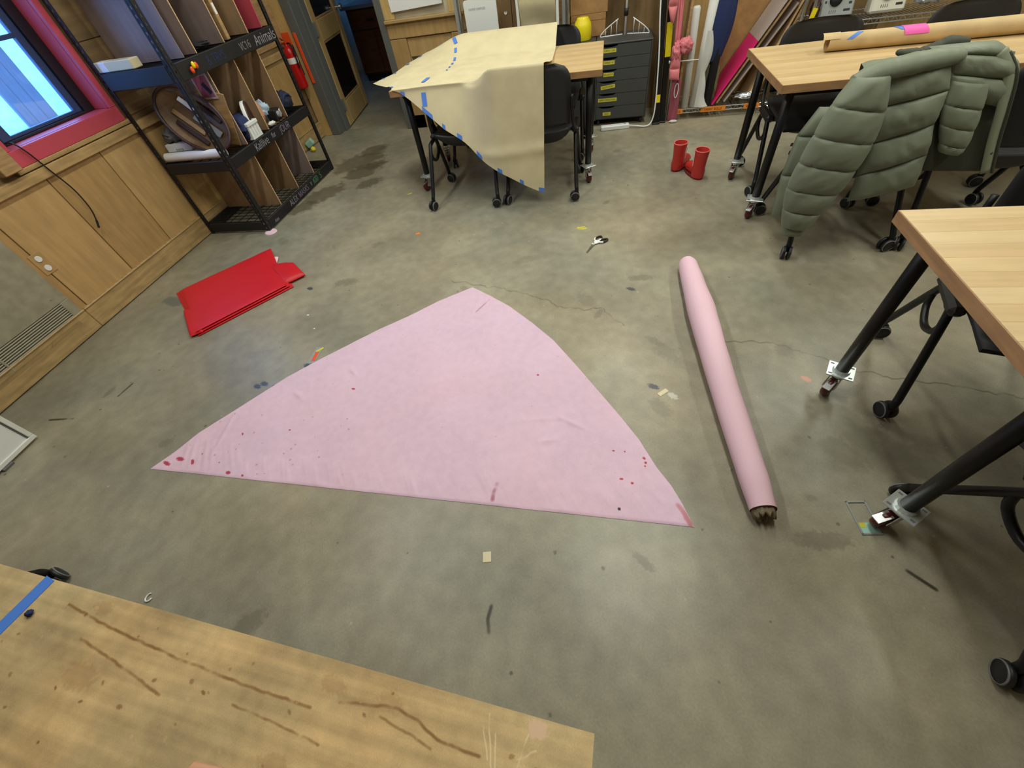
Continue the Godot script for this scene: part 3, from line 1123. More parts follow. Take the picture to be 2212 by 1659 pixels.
func build_tables() -> void:
	make_table("maple work table half covered by the big brown paper pattern", V(-1.53, 0, -4.15), 0.0, Vector2(1.52, 0.815), [0.4, 0.2, -0.5, 0.3])
	make_table("maple work table carrying the long brown paper tube", V(0.886, 0, -3.455), 0.015, Vector2(1.83, 0.775), [-0.5, 0.4, -0.6, 0.8])
	make_table("maple work table corner with bare top, nearest the clear card holder on the floor", V(0.915, 0, -1.393), 0.0, Vector2(1.83, 0.785), [-0.75, 0.4, -1.2, 0.2])
	make_table("scratched maple veneer table with a strip of blue tape", V(-1.503, 0, -0.103), -0.066, Vector2(1.53, 0.78), [0.5, 0.3, -0.8, 0.2], true)


# ---------------------------------------------------------------- chairs
func make_chair(low: bool, arms: bool) -> Node3D:
	# faces +z, origin on the floor under the middle of the seat
	var t := Node3D.new()
	add_child(t)
	var st := S(true)
	var rows := []
	for i in 13:
		var v := i / 12.0
		var z := -0.20 + 0.46 * v
		var hw := 0.225 * (1.0 - 0.12 * pow(absf(2 * v - 1), 4))
		var loop := PackedVector3Array()
		for k in 13:
			var u := k / 6.0 - 1.0
			loop.append(V(u * hw, 0.452 - 0.022 * (1 - u * u) * (1 - v) - 0.035 * pow(maxf(v - 0.75, 0) * 4, 2) + 0.03 * pow(1 - v, 3), z))
		for k in range(12, -1, -1):
			var u := k / 6.0 - 1.0
			var q: Vector3 = loop[k]
			loop.append(q - V(0, 0.016 + 0.085 * (1 - pow(absf(u), 4)) * (1 - pow(absf(2 * v - 1), 4)), 0))
		rows.append(loop)
	grid(st, rows, true)
	for e in [0, 12]:
		for k in 12:
			quad(st, rows[e][k], rows[e][k + 1], rows[e][24 - k], rows[e][25 - k])
	obj("seat", st, M.black_shell, t)
	st = S(true)
	rows = []
	var ytop := 0.62 if low else 0.85
	var zb := 0.13 if low else 0.0
	var za := -0.12 if low else 0.0
	for i in 19:
		var v := i / 18.0
		var y := lerpf(0.50, ytop, v)
		var c := clampf((v - 0.72) / 0.28, 0, 1)
		var hw := 0.225 * (0.94 + 0.06 * minf(v * 3, 1)) * (1.0 - (1.0 - sqrt(maxf(1 - c * c, 0.0))) * 0.42)
		if i == 18:
			hw *= 0.985
		var loop := PackedVector3Array()
		for s in [0, 1]:
			for kk in 13:
				var k: int = kk if s == 0 else 12 - kk
				var u := k / 6.0 - 1.0
				var th := (0.011 if i < 18 else 0.004) * (1.0 if absf(u) < 0.95 else 0.4)
				loop.append(V(u * hw, y, zb - 0.205 - 0.045 * v + 0.035 * u * u + (th if s == 0 else -th)))
		rows.append(loop)
	grid(st, rows, true)
	for e in [0, 18]:
		for k in 12:
			quad(st, rows[e][k], rows[e][k + 1], rows[e][24 - k], rows[e][25 - k])
	obj("backrest", st, M.black_shell, t)
	for s in [-1.0, 1.0]:
		var x: float = s * 0.247
		for d in [-1.0, 1.0]:
			st = S(true)
			tube(st, smooth_path([V(x, 0.415, za - d * 0.01), V(x, 0.412, za + d * 0.05), V(x, 0.385, za + d * 0.085), V(x + s * 0.012, 0.13, za + d * 0.222), V(x + s * 0.016, 0.09, za + d * 0.245), V(x + s * 0.017, 0.06, za + d * 0.25)], 4), 0.0145, 9)
			obj("leg", st, M.black_pipe, t)
			chair_caster(t, V(x + s * 0.017, 0, za + d * 0.25), s * 0.5 + d * 0.9)
		st = S(true)
		tube(st, smooth_path([V(x, 0.365, za - 0.095), V(x, 0.315, za - 0.075), V(x, 0.285, za), V(x, 0.315, za + 0.075), V(x, 0.365, za + 0.095)], 4), 0.0125, 8)
		obj("brace", st, M.black_pipe, t)
		st = S(true)
		tube(st, smooth_path([V(x, 0.42, -0.02), V(x, 0.45, zb - 0.12), V(x * 0.96, 0.52, zb - 0.19), V(x * 0.93, 0.60 if low else 0.68, zb - 0.222)], 4), 0.0115, 8)
		obj("back_upright", st, M.black_pipe, t)
		st = S()
		box(st, V(s * 0.246, 0.432, 0.01), V(0.05, 0.042, 0.22), Basis(), 0.014)
		obj("side_bracket", st, M.black_plastic, t)
		if arms:
			st = S(true)
			tube(st, smooth_path([V(s * 0.25, 0.42, -0.03), V(s * 0.262, 0.5, -0.045), V(s * 0.265, 0.645, -0.02)], 4), [0.026, 0.025, 0.022, 0.02, 0.018, 0.017, 0.016, 0.015, 0.015], 10)
			var a := obj("arm_support", st, M.black_plastic, t)
			st = S()
			box(st, V(s * 0.266, 0.655, 0.02), V(0.055, 0.024, 0.25), Basis(), 0.01)
			obj("arm_pad", st, M.black_plastic, a)
	st = S(true)
	tube(st, [V(-0.247, 0.40, 0.03), V(0.247, 0.40, 0.03)], 0.011, 8)
	obj("cross_bar", st, M.black_pipe, t)
	return t


func chair_caster(t: Node3D, at: Vector3, turn: float) -> void:
	var st := S(true)
	var xf := Transform3D(Basis(Vector3.UP, turn), at) * Transform3D(Basis(Vector3(0, 0, 1), PI / 2), V(0, 0.035, -0.014))
	for s in [-1.0, 1.0]:
		lathe(st, [[0.0, s * 0.006], [0.028, s * 0.006], [0.035, s * 0.010], [0.035, s * 0.019], [0.029, s * 0.0245], [0.0, s * 0.023]], 20, xf)
	lathe(st, [[0.0, 0.068], [0.009, 0.068], [0.009, 0.034], [0.0, 0.034]], 10, Transform3D(Basis(), at))
	var o := obj("caster", st, M.black_plastic, t)
	for s in [-1.0, 1.0]:
		st = S(true)
		lathe(st, [[0.0300, s * 0.0232], [0.0335, s * 0.0208], [0.0325, s * 0.0245], [0.0300, s * 0.0256], [0.0300, s * 0.0232]], 20, xf)
		obj("wheel_rim", st, M.caster_grey, o)


func build_chairs() -> void:
	var plain := make_chair(false, false)
	var armed := make_chair(true, true)
	var first := [true, true]
	for c in [
		[1, -1.03, -3.43, PI, "black armchair on casters under the hanging paper, with a small arm pad showing"],
		[0, -0.43, -3.355, PI, "black shell chair whose back sticks out beside the hanging brown paper"],
		[0, -1.05, -4.09, 0.0, "black chair at the far side of the paper-covered table, hidden behind the paper"],
		[0, -0.42, -4.085, 0.0, "black chair at the far side of the paper-covered table, beside the yellow jar"],
		[0, 1.30, -3.29, 0.0, "black chair behind the paper tube table, near its taped tube end"],
		[0, 2.08, -3.30, 0.0, "black chair behind the paper tube table, further along the tube"],
		[0, 1.31, -2.575, PI + 0.1, "black chair on casters carrying the green puffer jacket"],
		[0, 1.935, -2.60, PI - 0.06, "black chair beside the puffer jacket at the paper tube table"],
		[0, 1.475, -1.325, -0.27, "black chair tucked under the bare maple table from its far side"],
		[0, 1.35, -0.585, PI + 0.13, "black chair tucked under the bare maple table from its near side"],
		[0, -1.805, 0.135, PI - 0.15, "black chair at the end of the scratched table, one caster showing"],
	]:
		var src := plain if c[0] == 0 else armed
		var o := src
		if first[c[0]]:
			first[c[0]] = false
		else:
			o = src.duplicate()
			add_child(o)
		o.name = numbered("caster_chair")
		o.position = V(c[1], 0, c[2])
		o.rotation.y = c[3]
		tag(o, c[4], "chair", "black caster chairs")


# ---------------------------------------------------------------- brown paper pattern
func ramp(a: float, b: float, x: float) -> float:
	return clampf((x - a) / (b - a), 0.0, 1.0)


func soft(a: float, b: float, x: float) -> float:
	var t := ramp(a, b, x)
	return t * t * (3.0 - 2.0 * t)


func paper_height(x: float, z: float) -> float:
	var y := 0.7565
	y += 0.108 * ramp(-3.62, -3.10, z) * soft(-0.92, -0.69, x)
	y += 0.102 * ramp(-4.02, -4.33, z) * soft(-1.66, -1.15, x)
	y -= 0.05 * ramp(-1.56, -1.86, x)
	y += 0.006 * sin(x * 9.0 + z * 4.0) * soft(-1.5, -1.2, x) * ramp(-4.2, -3.9, z) * ramp(-3.4, -3.6, z) + 0.006 * soft(-1.5, -1.2, x)
	return y


func paper_ridge(x: float) -> float:
	return lerpf(-3.325, -3.085, soft(-0.94, -0.69, x))


func along(line: Array, t: float) -> Vector2:
	# a point at the share t of a polyline of [x, z] pairs
	var len := 0.0
	for i in line.size() - 1:
		len += Vector2(line[i][0], line[i][1]).distance_to(Vector2(line[i + 1][0], line[i + 1][1]))
	var left := t * len
	for i in line.size() - 1:
		var a := Vector2(line[i][0], line[i][1])
		var b := Vector2(line[i + 1][0], line[i + 1][1])
		var d := a.distance_to(b)
		if left <= d or i == line.size() - 2:
			return a.lerp(b, clampf(left / d, 0, 1))
		left -= d
	return Vector2.ZERO


const PAPER_LEFT := [[-1.60, -4.40], [-1.685, -4.24], [-1.72, -3.95], [-1.80, -3.90], [-1.87, -3.83], [-1.74, -3.65], [-1.60, -3.47], [-1.535, -3.425], [-1.50, -3.325]]
const PAPER_EDGE := [[-1.50, 0.7565], [-1.446, 0.742], [-1.374, 0.694], [-1.295, 0.634], [-1.136, 0.51], [-1.002, 0.435], [-0.836, 0.316], [-0.661, 0.224], [-0.526, 0.146], [-0.442, 0.104], [-0.404, 0.095]]


func paper_top(u: float, v: float) -> Vector3:
	var a := along(PAPER_LEFT, v)
	var b := Vector2(-0.385, -4.335).lerp(Vector2(-0.352, -3.085), v)
	var q := a.lerp(b, u)
	q.y += v * v * (paper_ridge(q.x) - lerpf(-3.325, -3.085, u))
	q.y += pow(1 - v, 2) * (soft(0.0, 0.3, u) * -0.02)
	return V(q.x, paper_height(q.x, q.y), q.y)


func paper_hang_z(x: float, y: float, y_ridge: float) -> float:
	var w := soft(-1.0, -0.68, x)
	var zl := -3.335 + (0.757 - y) * 0.42
	var zr := -3.08 + (0.865 - y) * 0.03
	var z := lerpf(zl, zr, w)
	z += 0.012 * sin(x * 8.0 + y * 3.0) * ramp(0.6, 0.3, y)
	z += 0.016 * exp(-pow((y - 0.43 - 0.08 * x) / 0.035, 2)) * soft(-0.95, -0.75, x)
	return lerpf(paper_ridge(x), z, soft(0.0, 0.03, y_ridge - y))


func paper_hang(u: float, v: float) -> Vector3:
	# u along the lower diagonal edge, v from the ridge down to that edge
	var e := along(PAPER_EDGE, u)
	var yr := paper_height(e.x, paper_ridge(e.x))
	var y := lerpf(yr, minf(e.y, yr), v)
	var x := e.x
	if u > 0.93:
		x += 0.04 * (u - 0.93) / 0.07 * (1.0 - v)
	return V(x, y, paper_hang_z(x, y, yr))


func build_paper_pattern() -> void:
	var t := thing("paper_pattern", "large brown paper pattern with blue tape marks draped over table and chairs", "paper")
	var st := S(true)
	var rows := []
	for i in 65:
		var row := PackedVector3Array()
		for k in 41:
			row.append(paper_top(k / 40.0, i / 64.0))
		rows.append(row)
	for i in range(1, 45):
		var row := PackedVector3Array()
		for k in 41:
			# follow the ridge of the top sheet, then slide to the hanging sheet
			var h := paper_hang(k / 40.0, i / 44.0)
			row.append(h)
		rows.append(row)
	# join: let the last rows of the top sheet meet the hanging sheet
	for k in 41:
		rows[64][k] = paper_hang(k / 40.0, 0.0)
		rows[63][k] = (rows[62][k] + rows[64][k]) / 2.0
	grid(st, rows)
	obj("sheet", st, M.kraft, t)
	# blue tape marks: on the flat sheet [x, z, x, z, width]
	for p in [[-1.262, -4.33, -1.222, -4.23, 0.03], [-1.215, -4.17, -1.205, -4.11, 0.022], [-1.20, -4.05, -1.195, -4.0, 0.02], [-1.192, -3.94, -1.188, -3.895, 0.018], [-1.186, -3.83, -1.184, -3.79, 0.016], [-1.183, -3.73, -1.181, -3.70, 0.014], [-1.285, -3.56, -1.29, -3.43, 0.03],
		[-1.44, -4.42, -1.40, -4.39, 0.03], [-1.60, -4.34, -1.575, -4.30, 0.03], [-1.672, -4.20, -1.66, -4.15, 0.028], [-1.71, -3.95, -1.69, -3.93, 0.02], [-1.80, -3.88, -1.77, -3.87, 0.02], [-1.54, -3.42, -1.52, -3.40, 0.02]]:
		tape_on_top(t, p)
	# and along the hanging edge [x, length]
	for p in [[-1.42, 0.04], [-1.25, 0.10], [-1.14, 0.03], [-1.025, 0.045], [-0.875, 0.055], [-0.72, 0.04], [-0.565, 0.035], [-0.425, 0.045]]:
		var u := 0.0
		while along(PAPER_EDGE, u).x < p[0] and u < 1.0:
			u += 0.002
		tape_on_edge(t, u, p[1])
	tape_down(t, -1.262, 0.728, 0.652, 0.034)


func tape_on_top(t: Node3D, p: Array) -> void:
	var a := Vector2(p[0], p[1])
	var b := Vector2(p[2], p[3])
	var n: Vector2 = (b - a).orthogonal().normalized() * float(p[4]) / 2.0
	var st := S(true)
	var rows := []
	for i in 5:
		var q := a.lerp(b, i / 4.0)
		var row := PackedVector3Array()
		for s in [-1.0, 0.0, 1.0]:
			var e: Vector2 = q + n * s
			row.append(V(e.x, paper_height(e.x, e.y) + 0.0035, e.y))
		rows.append(row)
	grid(st, rows)
	obj("tape", st, M.blue_tape, t)


func tape_on_edge(t: Node3D, u: float, len: float) -> void:
	var st := S(true)
	var rows := []
	var du := len / 1.42
	for i in 5:
		var uu := clampf(u + du * (i / 4.0 - 0.5), 0, 1)
		var row := PackedVector3Array()
		var base := paper_hang(uu, 1.0)
		var top := paper_hang(uu, 0.0)
		for s in 3:
			var q := paper_hang(uu, 1.0 - 0.028 * s / 2.0 / maxf(top.y - base.y, 0.05))
			row.append(q + V(0, 0.001, 0.003))
		rows.append(row)
	grid(st, rows)
	obj("tape", st, M.blue_tape, t)


func tape_down(t: Node3D, x: float, y0: float, y1: float, w: float) -> void:
	var st := S(true)
	var rows := []
	for i in 6:
		var y := lerpf(y0, y1, i / 5.0)
		var row := PackedVector3Array()
		for s in [-0.5, 0.0, 0.5]:
			row.append(V(x + s * w, y, paper_hang_z(x + s * w, y, 0.76) + 0.004))
		rows.append(row)
	grid(st, rows)
	obj("tape", st, M.blue_tape, t)


# ---------------------------------------------------------------- fabrics on the floor
# a soft slab on four corners with rounded rims
func pad(st: SurfaceTool, c: Array, h: float, nu: int, nv: int, sd: int, wrinkle := 0.0, lift := 0.0) -> void:
	var n := FastNoiseLite.new()
	n.seed = sd
	n.frequency = 4.0
	var top := []
	var bot := []
	for i in nv + 1:
		var v := i / float(nv)
		v = 0.5 - 0.5 * cos(PI * v) if nv > 3 else v
		var r1 := PackedVector3Array()
		var r2 := PackedVector3Array()
		for k in nu + 1:
			var u := 0.5 - 0.5 * cos(PI * k / nu)
			var q: Vector3 = c[0].lerp(c[1], u).lerp(c[3].lerp(c[2], u), v)
			var e := pow(1.0 - pow(absf(2 * u - 1), 10), 0.5) * pow(1.0 - pow(absf(2 * v - 1), 10), 0.5)
			var w := wrinkle * n.get_noise_2d(q.x * 2.0, q.z) * e
			r1.append(q + V(0, lift + h * (0.45 + 0.55 * e) + w, 0))
			r2.append(q + V(0, lift + h * 0.45 * (1 - e), 0))
		top.append(r1)
		bot.append(r2)
	grid(st, top)
	grid(st, bot)


func build_floor_fabrics() -> void:
	# the pink sheet: edges as [x, z]
	var left := [[-0.751, -2.016], [-0.932, -1.888], [-1.094, -1.736], [-1.231, -1.623], [-1.357, -1.502], [-1.479, -1.387], [-1.627, -1.231], [-1.796, -1.0], [-1.91, -0.849], [-1.96, -0.738], [-2.023, -0.637]]
	var right := [[-0.751, -2.016], [-0.619, -1.933], [-0.489, -1.838], [-0.335, -1.695], [-0.207, -1.562], [-0.076, -1.384], [0.043, -1.214], [0.131, -1.088], [0.205, -0.974], [0.267, -0.849], [0.316, -0.774], [0.35, -0.702], [0.38, -0.62]]
	var at := func(line: Array, z: float) -> float:
		for i in line.size() - 1:
			if z <= line[i + 1][1] or i == line.size() - 2:
				return lerpf(line[i][0], line[i + 1][0], clampf((z - line[i][1]) / (line[i + 1][1] - line[i][1]), 0, 1))
		return 0.0
	var n := FastNoiseLite.new()
	n.seed = 12
	n.frequency = 3.0
	var creases := []
	for k in 17:
		var cx := -1.62 + k * 0.115 + rng.randf_range(-0.03, 0.03)
		for j in 3:
			creases.append([Vector2(cx + j * 0.03, -0.75 + j * 0.012), Vector2(cx + 0.06 + j * 0.03, -0.665 + j * 0.012), rng.randf_range(0.001, 0.0028), 0.009])
	for k in 9:
		creases.append([Vector2(-1.93 + k * 0.035, -0.82 + 0.004 * k), Vector2(-1.86 + k * 0.04, -0.665), rng.randf_range(0.001, 0.004), 0.012])
	creases.append([Vector2(-1.78, -0.98), Vector2(-1.74, -0.72), 0.005, 0.012])
	creases.append([Vector2(-0.29, -1.035), Vector2(-0.13, -1.06), 0.004, 0.012])
	creases.append([Vector2(-0.13, -1.06), Vector2(-0.02, -1.01), 0.006, 0.012])
	creases.append([Vector2(-0.21, -0.925), Vector2(-0.14, -0.945), 0.005, 0.010])
	creases.append([Vector2(-1.27, -1.30), Vector2(-1.22, -1.26), 0.006, 0.010])
	creases.append([Vector2(-1.52, -1.13), Vector2(-1.44, -1.08), 0.005, 0.012])
	creases.append([Vector2(-0.68, -1.96), Vector2(-0.7, -1.7), 0.002, 0.012])
	var st := S(true)
	var rows := []
	var nv := 210
	var nu := 320
	for i in nv + 1:
		var v := i / float(nv)
		var zl := -2.016 + 1.379 * v
		var zr := -2.016 + 1.396 * v
		var a := Vector2(at.call(left, zl), zl)
		var b := Vector2(at.call(right, zr), zr)
		var near := []
		for c in creases:
			if zl > minf(c[0].y, c[1].y) - 0.05 and zl < maxf(c[0].y, c[1].y) + 0.05:
				near.append(c)
		var row := PackedVector3Array()
		for k in nu + 1:
			var q := a.lerp(b, k / float(nu))
			var y := 0.0045 + 0.003 * n.get_noise_2d(q.x, q.y)
			for c in near:
				var ab: Vector2 = c[1] - c[0]
				var s := clampf((q - c[0]).dot(ab) / ab.length_squared(), 0, 1)
				var d: float = q.distance_to(c[0] + ab * s)
				y += c[2] * exp(-d * d / (c[3] * c[3])) * (0.3 + 0.7 * sin(PI * clampf(s, 0.08, 0.92)))
			if k == 0 or k == nu or i == nv:
				y = 0.0015
			row.append(V(q.x, y, q.y))
		rows.append(row)
	for i in nv:
		for k in nu:
			for id in [[i, k], [i + 1, k], [i + 1, k + 1], [i, k], [i + 1, k + 1], [i, k + 1]]:
				var q: Vector3 = rows[id[0]][id[1]]
				st.set_uv(Vector2((q.x - SHEET_X) / SHEET_W, (q.z - SHEET_Z) / SHEET_H))
				st.add_vertex(q)
	tag(obj("fabric_sheet", st, M.pink_sheet), "flat pale pink triangular piece of fabric spread on the floor", "fabric")
	# the roll
	var roll := thing("fabric_roll", "long pink roll of fabric lying on the floor", "fabric roll")
	var r0 := V(0.517, 0, -2.18)
	var r1 := V(0.605, 0, -0.69)
	var prof := [[0.0, 0.044], [0.015, 0.051], [0.15, 0.058], [0.3, 0.066], [0.36, 0.064], [0.5, 0.059], [0.7, 0.055], [0.92, 0.050], [1.0, 0.043]]
	var pts := []
	var rad := []
	for i in 41:
		var s := i / 40.0
		var rr := 0.05
		for k in prof.size() - 1:
			if s >= prof[k][0] and s <= prof[k + 1][0]:
				rr = lerpf(prof[k][1], prof[k + 1][1], soft(prof[k][0], prof[k + 1][0], s))
		rad.append(rr)
		pts.append(r0.lerp(r1, s) + V(-0.012 * sin(PI * s), rr, 0))
	st = S(true)
	tube(st, pts, rad, 28, false)
	obj("wound_fabric", st, M.pink_roll, roll)
	st = S(true)
	var spiral := []
	for i in 2:
		var row := PackedVector3Array()
		for k in 36:
			var an := TAU * k / 35.0
			row.append(pts[40] + V(cos(an) * (0.042 - 0.010 * i), sin(an) * (0.042 - 0.010 * i), -0.004 * i))
		spiral.append(row)
	grid(st, spiral)
	obj("red_inside", st, M.red_dark, roll)
	for e in [0, 40]:
		var d: Vector3 = (pts[e] - pts[20]).normalized()
		st = S(true)
		var rim := []
		for q in [[0.036, -0.03], [0.0345, 0.018], [0.030, 0.026], [0.018, 0.022], [0.016, -0.02], [0.016, -0.3]]:
			var row := PackedVector3Array()
			for k in 28:
				var an := TAU * k / 28.0
				var j := 1.0 + 0.14 * sin(k * 2.7 + e) + 0.1 * sin(k * 5.1)
				var x := Vector3.UP.cross(d).normalized()
				row.append(pts[e] + V(0, -0.003, 0) + (x * cos(an) + Vector3.UP * sin(an)) * q[0] * minf(j, 1.12) + d * q[1] * (1.0 + (0.35 * sin(k * 1.9 + e) if q[1] > 0.0 else 0.0)))
			rim.append(row)
		grid(st, rim, true)
		obj("torn_core", st, M.foam, roll)
	# red fabric folded into a slab
	var red := thing("folded_fabric", "bright red fabric folded into a flat slab on the floor", "fabric")
	var c0 := [V(-2.955, 0, -1.985), V(-2.52, 0, -2.465), V(-2.03, 0, -2.035), V(-2.43, 0, -1.53)]
	for k in 3:
		st = S(true)
		var sh := V(0.012 * k, 0, -0.006 * k)
		pad(st, [c0[0] + sh + V(0.02 * k, 0, 0.02), c0[1] + sh * 2, c0[2] - sh * 1.5, c0[3] - V(0.004 * k, 0, 0.006 * k)], 0.0135, 26, 22, 60 + k, 0.004, 0.012 * k)
		obj("fold", st, M.red_cloth, red)
	st = S(true)
	pad(st, [V(-2.36, 0, -2.27), V(-2.17, 0, -2.30), V(-2.00, 0, -2.155), V(-2.10, 0, -2.04)], 0.04, 10, 10, 66, 0.014, 0.0)
	obj("loose_corner", st, M.red_cloth, red)
	st = S(true)
	pad(st, [V(-2.43, 0, -2.39), V(-2.36, 0, -2.395), V(-2.33, 0, -2.32), V(-2.38, 0, -2.31)], 0.022, 8, 8, 67, 0.008, 0.0)
	obj("pale_backing", st, M.pink_pale, red)
	st = S(true)
	pad(st, [V(-2.72, 0, -1.76), V(-2.55, 0, -1.80), V(-2.41, 0, -1.56), V(-2.47, 0, -1.515)], 0.034, 12, 8, 68, 0.004, 0.0)
	obj("fold_end", st, M.red_cloth, red)


# ---------------------------------------------------------------- black shelving by the window
const SH_X0 := -3.262
const SH_X1 := -2.68
const SH_Z0 := -2.80
const SH_Z1 := -4.03


func build_shelving() -> void:
	var t := thing("shelving_unit", "black steel shelving unit with chalk writing on its beams", "shelving", V(0, 0, 0))
	var st := S()
	for x in [SH_X0, SH_X1]:
		for z in [SH_Z0, SH_Z1]:
			st = S()
			var sx := 1.0 if x == SH_X0 else -1.0
			var sz := -1.0 if z == SH_Z0 else 1.0
			# angle steel with a row of punched slots in both flanges
			for e in [[0.0, 0.014], [0.023, 0.036]]:
				span(st, V(x - 0.002, 0.0, z + sz * e[0]), V(x + 0.002, 1.83, z + sz * e[1]))
				span(st, V(x + sx * (e[0] + 0.003), 0.0, z - 0.002), V(x + sx * e[1], 1.83, z + 0.002))
			for k in 47:
				var y := k * 0.039
				span(st, V(x - 0.0019, y, z + sz * 0.0135), V(x + 0.0019, y + 0.024, z + sz * 0.0235))
				span(st, V(x + sx * 0.0135, y, z - 0.0019), V(x + sx * 0.0235, y + 0.024, z + 0.0019))
			obj("post", st, M.steel_black, t)
	for lv in [[0.015, 0.085], [0.488, 0.562], [1.03, 1.125], [1.62, 1.70]]:
		for p in [[V(SH_X1 - 0.016, lv[0], SH_Z1 + 0.037), V(SH_X1 + 0.006, lv[1], SH_Z0 - 0.037)], [V(SH_X0 - 0.004, lv[0], SH_Z1 + 0.037), V(SH_X0 + 0.016, lv[1], SH_Z0 - 0.037)], [V(SH_X0 + 0.037, lv[0], SH_Z0 - 0.016), V(SH_X1 - 0.037, lv[1], SH_Z0 + 0.006)], [V(SH_X0 + 0.037, lv[0], SH_Z1 - 0.004), V(SH_X1 - 0.037, lv[1], SH_Z1 + 0.016)]]:
			st = S()
			span(st, p[0], p[1], 0.003)
			obj("beam", st, M.steel_black, t)
		st = S()
		for k in 24:
			var z := SH_Z0 - 0.03 - k * 0.0505
			box(st, V((SH_X0 + SH_X1) / 2, lv[1] - 0.006, z), V(0.55, 0.004, 0.004))
		for k in 7:
			box(st, V(SH_X0 + 0.05 + k * 0.08, lv[1] - 0.011, (SH_Z0 + SH_Z1) / 2), V(0.004, 0.004, 1.17))
		var deck := obj("wire_deck", st, M.steel_black, t)
		deck.set_meta("kind", "stuff")
	# chalk writing on the front beams
	var face := V(0, PI / 2, 0)
	for w in [["ALEX", 0.046, "chalk", 0.05, -3.24], ["MASKS", 0.044, "chalk_lilac", 0.05, -3.42], ["V", 0.034, "chalk", 0.05, -3.57], ["KID", 0.046, "chalk_green", 0.05, -3.66], ["S", 0.05, "chalk_green", 0.05, -3.76], ["Alex", 0.024, "chalk", 0.035, -2.93],
		["Kallive", 0.05, "chalk", 0.522, -3.22], ["for", 0.034, "chalk", 0.525, -3.40], ["JOUR", 0.05, "chalk_lilac", 0.525, -3.58],
		["& TRYS", 0.05, "navy_cloth", 1.075, -3.22], ["VC16", 0.045, "caster_grey", 1.075, -3.58], ["Animals", 0.062, "chalk", 1.075, -3.86]]:
		write(w[0], w[1], M[w[2]], t, V(SH_X1 + 0.0068, w[3], w[4]), face)
	# plywood dividers
	var place := ["window end", "middle", "door end"]
	var lvl := [["bottom", 0.087, 0.486], ["middle", 0.564, 1.028], ["upper", 1.127, 1.60]]
	for l in 3:
		for k in 3:
			var z: float = [-3.10, -3.412, -3.72][k]
			var d := thing("plywood_divider", "thin plywood divider standing on the %s level of the black shelving, %s of three" % [lvl[l][0], place[k]], "divider", V(-2.97, lvl[l][1], z), 0.0, "plywood dividers in the shelving")
			st = S()
			span(st, V(-0.27, 0.0, -0.003), V(0.268, lvl[l][2] - lvl[l][1], 0.003))
			obj("sheet", st, [M.ply, M.ply_b, M.ply_grey][(k + l * 2) % 3] if not (l == 2 and k == 0) else M.ply_grey, d)
			st = S()
			span(st, V(0.268, 0.0, -0.0034), V(0.271, lvl[l][2] - lvl[l][1], 0.0034))
			obj("front_edge", st, M.ply_edge, d)
	# narrow offcuts leaning between the dividers
	var n := 0
	for l in 3:
		for k in 3:
			var z: float = [-3.30, -3.60, -3.90][k]
			if l == 2 and k == 2:
				continue
			st = S()
			box(st, V(-3.06 + 0.05 * ((k + l) % 2), lvl[l][1] + 0.19, z), V(0.10 + 0.03 * k, 0.36, 0.012), Basis(Vector3.UP, 0.35) * Basis(Vector3(1, 0, 0), 0.06), 0.001)
			tag(obj("wood_offcut", st, [M.card_tan, M.ply_b, M.ply][(l + k) % 3]), "narrow wooden offcut upright in the %s bay of the %s shelving level" % [["second", "third", "last"][k], lvl[l][0]], "offcut", "wood offcuts in the shelving")
			n += 1


func ball(st: SurfaceTool, c: Vector3, r: Vector3, n := 14) -> void:
	var prof := []
	for i in n + 1:
		var a := PI * i / n
		prof.append([sin(a), -cos(a)])
	lathe(st, prof, n + 4, Transform3D(Basis.from_scale(r), c))


func lump(called: String, c: Vector3, r: Vector3, m: Material, sd: int, amp: float, parent: Node = null, freq := 1.3) -> MeshInstance3D:
	# a crumpled soft lump
	var n := FastNoiseLite.new()
	n.seed = sd
	n.frequency = freq
	var st := S(true)
	var rows := []
	for i in 17:
		var a := PI * i / 16.0
		var row := PackedVector3Array()
		for k in 24:
			var b := TAU * k / 24.0
			var d := V(sin(a) * cos(b), -cos(a), sin(a) * sin(b))
			var f := 1.0 + amp * n.get_noise_3d(d.x * 1.6, d.y * 1.6, d.z * 1.6) * 2.0
			row.append(c + d * r * f)
		rows.append(row)
	grid(st, rows, true)
	return obj(called, st, m, parent)


